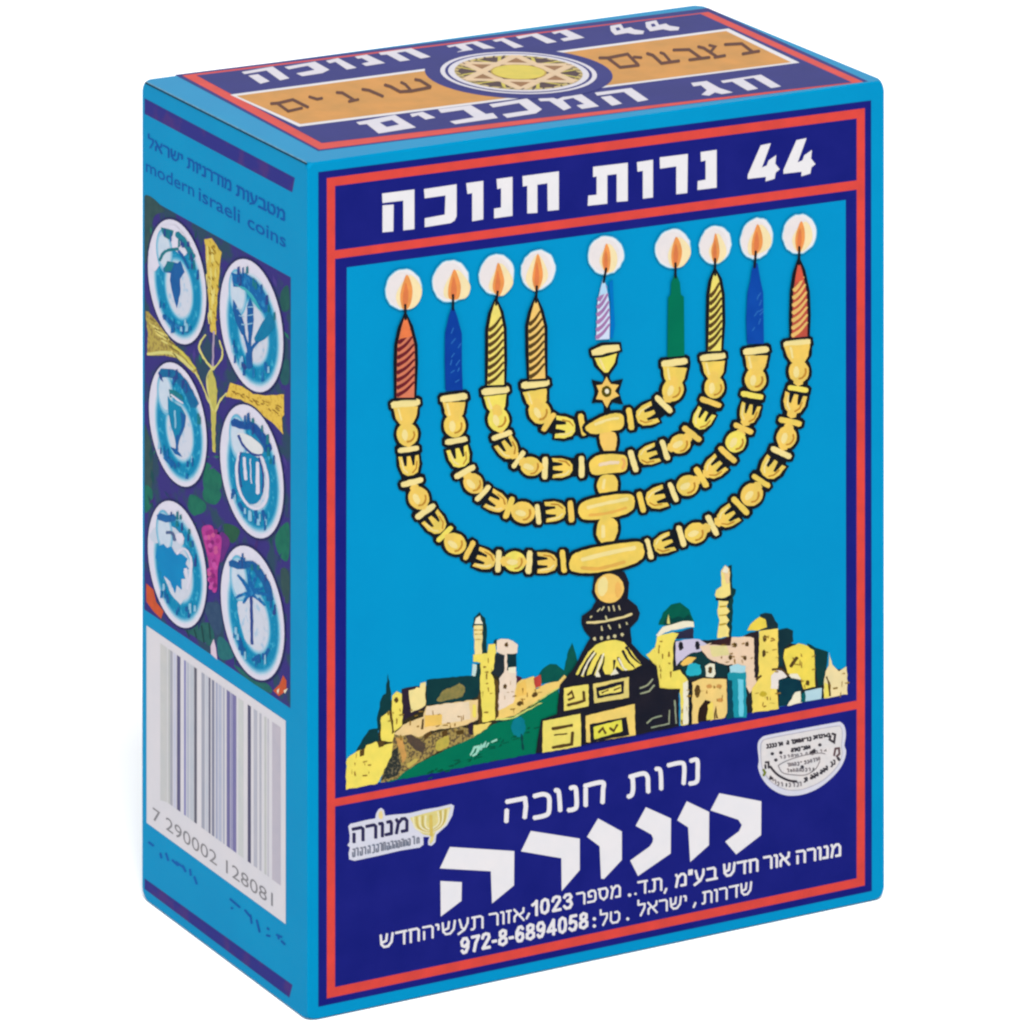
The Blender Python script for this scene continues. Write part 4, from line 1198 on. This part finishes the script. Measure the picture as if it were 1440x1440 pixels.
def d2c(c, ru, rv):
    A.poly(D1([(785, 650), (840, 665), (900, 655), (985, 715), (1060, 825), (1090, 960), (1045, 985), (980, 860), (900, 775), (805, 765)]), CB, 6)
    A.poly(D1([(800, 740), (900, 770), (975, 850), (1040, 980), (1000, 940), (900, 800)]), ink((60, 176, 190), .1, 400), 7)
    A.poly(D1([(800, 870), (830, 920), (870, 1000), (895, 1090), (905, 1180), (870, 1150), (825, 1060), (800, 960)]), CB2, 7)
    A.poly(D1([(938, 850), (965, 920), (970, 1040), (955, 1160), (925, 1150), (912, 1040), (915, 930)]), ink((20, 96, 164), .15, 500), 7)
    for p_, q_ in (((830, 940), (870, 960)), ((850, 1000), (890, 1010)), ((870, 1070), (900, 1075)), ((920, 930), (962, 930)), ((918, 1000), (965, 990)), ((920, 1070), (962, 1060))):
        A.stroke(D1([p_, q_]), 1.6, CL, 9)
    A.stroke(D1([(885, 1130), (915, 1230), (932, 1340)]), 4, CB2, 8)
    A.stroke(D1([(940, 1140), (934, 1340)]), 4.5, CB2, 8)
    A.stroke(D1([(1000, 1210), (955, 1260), (938, 1340)]), 4, CB2, 8)
    A.poly(D1([(1090, 980), (1130, 1010), (1142, 1090), (1060, 1190), (985, 1232), (970, 1182), (1020, 1085)]), ink((4, 124, 168), .2, 600), 7)
    A.stroke(D1([(930, 1300), (935, 1420)]), 9, CB2, 8)
    A.stroke(D1([(860, 1350), (900, 1430)]), 5, CN, 7)
    A.poly(D1([(972, 1300), (1030, 1230), (1050, 1290), (1010, 1350), (975, 1355)]), CPALE, 8, True)


def d3c(c, ru, rv):
    A.stroke(D2([(215, 255), (330, 270), (430, 390), (490, 520)]), 12, ink((16, 108, 160), .25, 900), 6, True)
    A.poly(D2([(190, 245), (225, 270), (235, 330), (205, 300)]), CN, 7)
    A.poly(D2([(272, 440), (300, 480), (380, 530), (418, 600), (410, 690), (372, 780), (345, 855), (330, 790), (295, 680), (275, 560)]), ink((4, 136, 178), .12, 400), 7)
    A.poly(D2([(372, 560), (418, 600), (410, 690), (372, 780), (350, 850), (345, 790), (385, 690)]), CB2, 8)
    A.poly(D2([(278, 385), (330, 400), (392, 440), (402, 480), (330, 440), (290, 455)]), CD, 7)
    A.poly(D2([(288, 850), (340, 872), (392, 935), (330, 912)]), CB2, 7)
    A.stroke(D2([(350, 760), (345, 880)]), 4, CB2, 8)
    A.stroke(D2([(300, 430), (350, 470), (395, 500)]), 3, RIM, 9)
    A.stroke(D2([(330, 560), (335, 700)]), 2.4, CL, 9)
    A.stroke(D2([(250, 930), (320, 1000)]), 8, CB, 7)


def d4c(c, ru, rv):
    A.stroke(D2([(800, 652), (880, 680), (960, 690), (1040, 780), (1090, 880)]), 11, ink((24, 82, 156), .25, 900), 6, True)
    A.poly(D2([(842, 742), (950, 772), (1045, 870), (1005, 922), (920, 882), (870, 822)]), ink((228, 230, 232), .04, 400), 7, True)
    A.stroke(D2([(845, 760), (885, 845), (960, 912), (1030, 922)]), 3.4, CN, 8, True)
    A.poly(D2([(862, 900), (1005, 945), (1050, 1100), (1040, 1240), (980, 1315), (900, 1290), (855, 1150), (845, 1000)]), ink((0, 132, 180), .15, 500), 7, True)
    A.stroke(D2([(850, 900), (830, 1050), (858, 1220), (930, 1330), (1010, 1350), (1070, 1280), (1082, 1120), (1050, 980), (1025, 930)]), 3.8, RIM, 8, True)
    for a, b, w in (((892, 940), (905, 1120), 4), ((1000, 980), (1002, 1230), 5), ((940, 950), (950, 1150), 1.6)):
        A.stroke(D2([a, b]), w, RIM, 9)
    A.stroke(D2([(865, 900), (850, 1010), (870, 1180)]), 2.4, CN, 9, True)
    A.stroke(D2([(1012, 940), (1045, 1080), (1040, 1220)]), 2.4, CN, 9, True)
    for a, b in (((800, 1200), (820, 1260)), ((850, 1310), (880, 1370)), ((985, 1370), (985, 1440)), ((1040, 1370), (1060, 1440))):
        A.stroke(D2([a, b]), 5, CB2, 7)


def d5c(c, ru, rv):
    A.poly(D3([(125, 420), (200, 330), (330, 360), (400, 470), (330, 540), (240, 470), (170, 480)]), ink((206, 214, 230), .06, 300), 5, True)
    A.poly(D3([(185, 520), (235, 485), (265, 520), (300, 510), (330, 560), (390, 570), (432, 610), (415, 650), (442, 690), (400, 710), (415, 770), (380, 770), (385, 860), (345, 820), (330, 905), (295, 830), (262, 810), (268, 760), (215, 770), (225, 715), (185, 690), (205, 640), (172, 600)]), ink((0, 136, 196), .1, 300), 7)
    A.stroke(D3([(200, 262), (260, 285), (325, 275)]), 10, ink((30, 104, 168), .25, 900), 7)
    A.stroke(D3([(345, 570), (400, 525), (450, 580), (462, 700), (430, 850)]), 3.4, RIM, 8, True)
    A.poly(D3([(240, 745), (290, 795), (330, 885), (400, 850), (430, 900), (375, 980), (300, 900)]), CPALE, 7)
    A.poly(D3([(400, 690), (430, 680), (440, 790), (425, 770)]), RIM, 8)
    A.poly(D3([(330, 420), (380, 400), (405, 450), (370, 490)]), RIM, 8, True)
    A.stroke(D3([(262, 395), (310, 402), (330, 460)]), 4.5, ink((84, 104, 146), .2, 500), 8, True)


def d6c(c, ru, rv):
    A.stroke(D3([(780, 640), (860, 665), (950, 655), (1020, 730), (1080, 840), (1100, 940)]), 10, ink((20, 96, 160), .25, 900), 6, True)
    for e in ((840, 740), (822, 925), (885, 965), (1040, 850), (1085, 905), (1058, 985), (990, 740), (925, 690)):
        A.stroke(D3([(945, 890), ((945 + e[0]) / 2, (890 + e[1]) / 2 - 12), e]), 6.5, CB, 8, True, .5)
    A.poly(D3([(838, 965), (895, 965), (938, 1050), (938, 1285), (900, 1262), (860, 1130)]), CPALE, 7, True)
    A.poly(D3([(975, 1060), (1012, 1045), (1052, 1120), (1042, 1280), (1000, 1330), (968, 1265)]), CPALE, 7, True)
    A.stroke(D3([(948, 900), (955, 1300)]), 4.2, CN, 8)
    for a, b in (((1090, 1340), (1060, 1400)), ((850, 1250), (880, 1350)), ((1000, 1400), (960, 1430))):
        A.stroke(D3([a, b]), 5, CB2, 7)
    A.poly(D3([(980, 895), (1030, 905), (1000, 930)]), CL, 9)


coin((249.4, 396), 41, 'coin with a vine leaf', d1c)
coin((354, 457.5), 44.6, 'coin with three ears of barley', d2c)
coin((250.5, 596.7), 40.6, 'coin with a chalice', d3c)
coin((354.5, 662.5), 44.6, 'coin with a lyre', d4c)
coin((249.6, 793.3), 41.3, 'coin with a large leaf', d5c)
coin((355.5, 861.6), 44.6, 'coin with a palm tree', d6c)

# --- barcode
A = Art('barcode', 'side', side, 2)
A.poly([(206.3, 879.5), (402, 1013.5), (402, 1299.5), (206.5, 1157)], ink((226, 222, 228), .03, 200), 0)
for x0, x1, col in ((206, 262, (206, 206, 206)), (270, 284, (196, 198, 196)), (286, 306, (176, 176, 186)), (312, 334, (208, 208, 228)), (341, 369, (100, 96, 134)), (398, 414, (142, 142, 190)), (420, 440, (190, 194, 208)), (446, 478, (198, 202, 212)), (481, 502, (104, 104, 118)), (540, 566, (172, 174, 188)), (572, 594, (204, 206, 218)), (598, 613, (112, 112, 134)), (624, 644, (136, 138, 160)), (654, 672, (176, 180, 204)), (678, 704, (188, 192, 212)), (714, 728, (180, 182, 200)), (744, 772, (120, 116, 164)), (776, 790, (160, 158, 194)), (792, 822, (128, 124, 172)), (836, 880, (208, 210, 210)), (914, 940, (88, 86, 116)), (962, 992, (190, 190, 202)), (1008, 1026, (188, 188, 198)), (1048, 1066, (200, 202, 200)), (1074, 1086, (198, 196, 206)), (1112, 1182, (196, 190, 202))):
    t0, t1 = (D4([(x, 178 + .70 * (x - 95))])[0] for x in (x0, x1))
    b0, b1 = (D6([(x, 345 + .735 * (x - 355))])[0] for x in (x0, x1))
    if x0 == 206:
        t0, b0 = D4([(206, 255)])[0], D6([(206, 260)])[0]
    A.poly([t0, t1, b1, b0], ink(col, .05, 300), 1)
A.text('7 290002 128081', D6([(145, 418)])[0], D6([(1118, 1122)])[0], 18, ink((142, 140, 144), .1, 600), 1, .0, rtl=False)
A.build()

# --- small lettering on the side
A = Art('small_lettering', 'side', side, 1)
SL = ink((6, 92, 172), .18, 500)
A.text('modern', D5([(88, 812)])[0], D5([(480, 1020)])[0], 17.5, SL, 0, .008, rtl=False)
A.text('israeli', D5([(515, 1045)])[0], D5([(850, 1232)])[0], 19, SL, 0, .012, rtl=False)
A.text('coins', D5([(910, 1262)])[0], D5([(1222, 1432)])[0], 17.5, SL, 0, .012, rtl=False)
A.write('ישראל', D5([(105, 612)])[0], D5([(385, 758)])[0], 14, SL, .2)
A.write('מודרניות', D5([(425, 782)])[0], D5([(778, 975)])[0], 14.5, SL, .2)
A.write('מטבעות', D5([(822, 1005)])[0], D5([(1212, 1215)])[0], 14.5, SL, .22)
A.build()
A = Art('small_lettering', 'side', side, 1)
rr = random.Random(8)
for s in ([(110, 600), (150, 630)], [(205, 690), (215, 730)], [(250, 690), (270, 750)], [(300, 745), (350, 790)], [(330, 760), (400, 810)], [(385, 790), (410, 840)], [(445, 820), (452, 870)], [(480, 880), (500, 940)]):
    A.stroke(D6(s), 3.4, ink((8, 100, 180), .2, 500), 0)
for s in ([(770, 1060), (850, 1130)], [(780, 1130), (790, 1140)], [(890, 1150), (930, 1200)], [(935, 1190), (945, 1260)], [(985, 1230), (1010, 1330)], [(1070, 1295), (1085, 1310)], [(1065, 1355), (1095, 1362)], [(1145, 1350), (1190, 1370)], [(1160, 1355), (1165, 1385)], [(1185, 1400), (1215, 1430)]):
    A.stroke(D6(s), 3.2, SL, 0)
A.build()

# ================================================================== TOP PANEL
A = Art('top_panel', 'top', box)
A.poly([(245.5, 105.2), (996, 11.2), (1221, 114.5), (447.5, 212.5)], NAVY, 0)
A.poly([(256, 106.2), (996, 17), (1214, 115.3), (449, 210.5)], RED, 1)
A.poly([(276, 106.2), (985, 19.6), (1198, 116), (452.5, 201.5)], NAVY, 2)
top = A.build()

A = Art('orange_ribbon', 'top', top, 3)
A.poly([(323.5, 133.5), (1024.5, 40.5), (1124.5, 88.5), (420.5, 178.5)], WHITE, 0)
A.poly([(332.5, 135.3), (1021, 44), (1112.5, 88), (422.5, 175)], ink((214, 152, 74), .10, 260), 1)
A.build()

BRN = ink((92, 42, 18), .2, 500)
RIB = (
        (U6, [(292, 415), (340, 412), (440, 388), (545, 440)], 3.4), (U6, [(335, 412), (410, 466), (505, 444)], 3.2),
        (U6, [(550, 368), (605, 385), (640, 378)], 3.2), (U6, [(735, 340), (775, 342), (850, 388), (818, 402)], 3.4), (U6, [(820, 402), (885, 386)], 3),
        (U6, [(908, 318), (955, 325), (1050, 366)], 3.4), (U6, [(1060, 288), (1100, 300), (1165, 335), (1240, 330), (1370, 305)], 3.6), (U6, [(1265, 252), (1300, 258), (1372, 302)], 3.4), (U6, [(1170, 270), (1200, 285), (1235, 322)], 3.2),
        (U4, [(108, 298), (165, 298), (250, 362), (378, 348)], 3.4), (U4, [(168, 298), (300, 272), (372, 345)], 3.4),
        (U4, [(340, 292), (395, 296)], 3.2), (U4, [(430, 268), (470, 280), (530, 335), (650, 318)], 3.6), (U4, [(520, 262), (545, 270), (590, 322)], 3.2),
        (U4, [(608, 245), (715, 242), (800, 302)], 3.4), (U4, [(715, 312), (855, 294)], 3.4),
        (U4, [(775, 222), (815, 232), (900, 288)], 3.4), (U4, [(850, 212), (890, 222), (860, 258)], 3), (U4, [(885, 295), (960, 282)], 3.4),
        (U4, [(955, 208), (1070, 202), (1150, 262)], 3.4), (U4, [(1075, 272), (1190, 252)], 3.4))
for zz in (U6, U4):
    A = Art('ribbon_lettering', 'top', top, 6)
    for z, s, w in RIB:
        if z is zz:
            A.stroke(z(s), w * 1.3, BRN, 0)
    A.build()



A = Art('star_medallion', 'top', top, 5)
mc = U5([(812, 303)])[0]
RM = abs((rectify('top', (mc[0] + 106, mc[1] - 7)) - rectify('top', (mc[0] - 106, mc[1] + 7))).x) / 2
A.circle(mc, RM * 1.20, RM * 1.20, NAVY, 0)
TW = ink((226, 222, 232), .04, 400)
A.circle(mc, RM, RM, TW, 3)
A.circle(mc, RM * .94, RM * .94, NAVY, 4)
A.circle(mc, RM * .90, RM * .90, TW, 5)
A.circle(mc, RM * .82, RM * .82, ink((206, 184, 122), .12, 500), 6)
DKM = ink((74, 50, 56), .2, 600)
base = rectify('top', mc)


def ring_pt(r, deg):
    return Vector((base.x + RM * r * math.cos(math.radians(deg)), base.y + RM * r * math.sin(math.radians(deg))))


for k_ in range(6):        # dark fields between the points of the star
    a = 60 * k_ + 30
    A.uv([ring_pt(.74, a - 20), ring_pt(.78, a), ring_pt(.74, a + 20), ring_pt(.50, a)], DKM, 7)
    for d_ in (-11, 11):
        p, q = ring_pt(.78, a + d_ * 1.3), ring_pt(.52, a + d_ * .4)
        nrm = Vector((-(q - p).y, (q - p).x)).normalized() * RM * .022
        A.uv([p + nrm, q + nrm, q - nrm, p - nrm], ink((212, 196, 84), .1, 500), 8)
BAR = ink((232, 202, 164), .06, 500)
for k_ in range(6):
    A.uv([ring_pt(.78, 60 * k_), ring_pt(.46, 60 * k_ + 30), ring_pt(.46, 60 * k_ - 30)], ink((156, 112, 70), .15, 500), 8.5)
for tri in ((0, 120, 240), (60, 180, 300)):
    for i in range(3):
        p, q = ring_pt(.80, tri[i]), ring_pt(.80, tri[(i + 1) % 3])
        nrm = Vector((-(q - p).y, (q - p).x)).normalized() * RM * .058
        A.uv([p + nrm, q + nrm, q - nrm, p - nrm], BAR, 9 if tri[0] == 0 else 10)
A.uv([ring_pt(.40, 60 * k_ + 30) for k_ in range(6)], DKM, 8)
A.circle(mc, RM * .36, RM * .36, ink((190, 158, 70), .08, 500), 11)
A.circle(mc, RM * .335, RM * .335, ink((224, 204, 84), .08, 500), 12)
for k_ in range(36):
    p, q = ring_pt(.81, 10 * k_), ring_pt(.75, 10 * k_ + 3)
    nrm = Vector((-(q - p).y, (q - p).x)).normalized() * RM * .012
    A.uv([p + nrm, q + nrm, q - nrm, p - nrm], DKM, 9.5)
A.build()

TL = (
        (U6, [(95, 200), (305, 163), (418, 243), (355, 257), (262, 190), (115, 215)]),
        (U6, [(140, 225), (205, 215), (285, 263), (222, 280)]),
        (U6, [(383, 166), (590, 130), (688, 185), (640, 208), (505, 229), (463, 210), (588, 186), (540, 158), (413, 183)]),
        (U6, [(663, 125), (745, 106), (872, 172), (805, 184), (728, 132), (690, 142)]),
        (U6, [(858, 96), (940, 83), (1064, 140), (935, 160), (905, 144), (955, 132), (905, 106), (880, 111)]),
        (U6, [(1020, 70), (1240, 40), (1372, 98), (1305, 110), (1200, 62), (1140, 71), (1232, 120), (1165, 129), (1075, 82), (1035, 86)]),
        (U5, [(325, 120), (530, 88), (667, 140), (600, 151), (500, 105), (450, 112), (522, 156), (415, 176), (398, 160), (435, 149), (385, 121), (345, 131)]),
        (U5, [(633, 82), (710, 66), (847, 125), (785, 136), (695, 86), (660, 93)]),
        (U5, [(793, 57), (935, 35), (1072, 93), (1005, 104), (900, 53), (815, 73)]),
        (U5, [(1033, 28), (1135, 10), (1258, 65), (1120, 89), (1093, 73), (1150, 61), (1090, 30), (1055, 41)]),
        (U4, [(928, 452), (1200, 410), (1337, 490), (1270, 501), (1150, 432), (1080, 442), (1182, 505), (1110, 518), (1005, 457), (945, 467)]),
        (U4, [(728, 466), (835, 453), (920, 500), (1012, 530), (935, 542), (890, 530), (850, 553), (798, 546), (835, 515), (795, 482), (745, 490)]),
        (U4, [(78, 532), (325, 500), (442, 580), (370, 594), (275, 527), (95, 552)]),
        (U4, [(118, 562), (185, 552), (264, 606), (195, 620)]),
        (U5, [(943, 478), (1030, 465), (1075, 480), (1140, 452), (1237, 447), (1356, 528), (1240, 546), (1203, 522), (1255, 512), (1180, 471), (1110, 486), (1168, 537), (1118, 556), (1020, 492), (960, 494)]),
        (U5, [(612, 515), (870, 475), (970, 548), (930, 576), (735, 606), (703, 582), (880, 556), (815, 506), (640, 536)]),
        (U5, [(267, 548), (490, 520), (592, 580), (640, 573), (673, 607), (385, 649), (348, 630), (512, 602), (440, 552), (290, 573)]),
        (U5, [(78, 580), (165, 565), (252, 605), (185, 618), (135, 588), (95, 601)]),
        (U6, [(868, 540), (1130, 490), (1273, 575), (1020, 616), (940, 552), (890, 557)]),
        (U4, [(182, 82), (255, 68), (275, 100), (320, 90), (345, 105), (412, 115), (405, 136), (350, 139), (300, 129), (215, 143), (188, 116)]),
        (U4, [(420, 57), (493, 43), (513, 75), (558, 65), (583, 80), (650, 90), (643, 111), (588, 114), (538, 104), (453, 118), (426, 91)]))
for back in (True, False):
    A = Art('top_lettering', 'top', top, 4)
    for i, (z, pts) in enumerate(TL):
        if (i < 10 or i > 18) == back:
            A.poly(z(pts), TW, 0)
    holes = ((U4, [(218, 95), (242, 90), (254, 108), (228, 114)]), (U4, [(456, 70), (480, 65), (492, 83), (466, 89)])) if back else ((U6, [(1028, 542), (1110, 524), (1158, 555), (1075, 572)]),)
    for z, pts in holes:
        A.poly(z(pts), NAVY, 1)
    A.build()
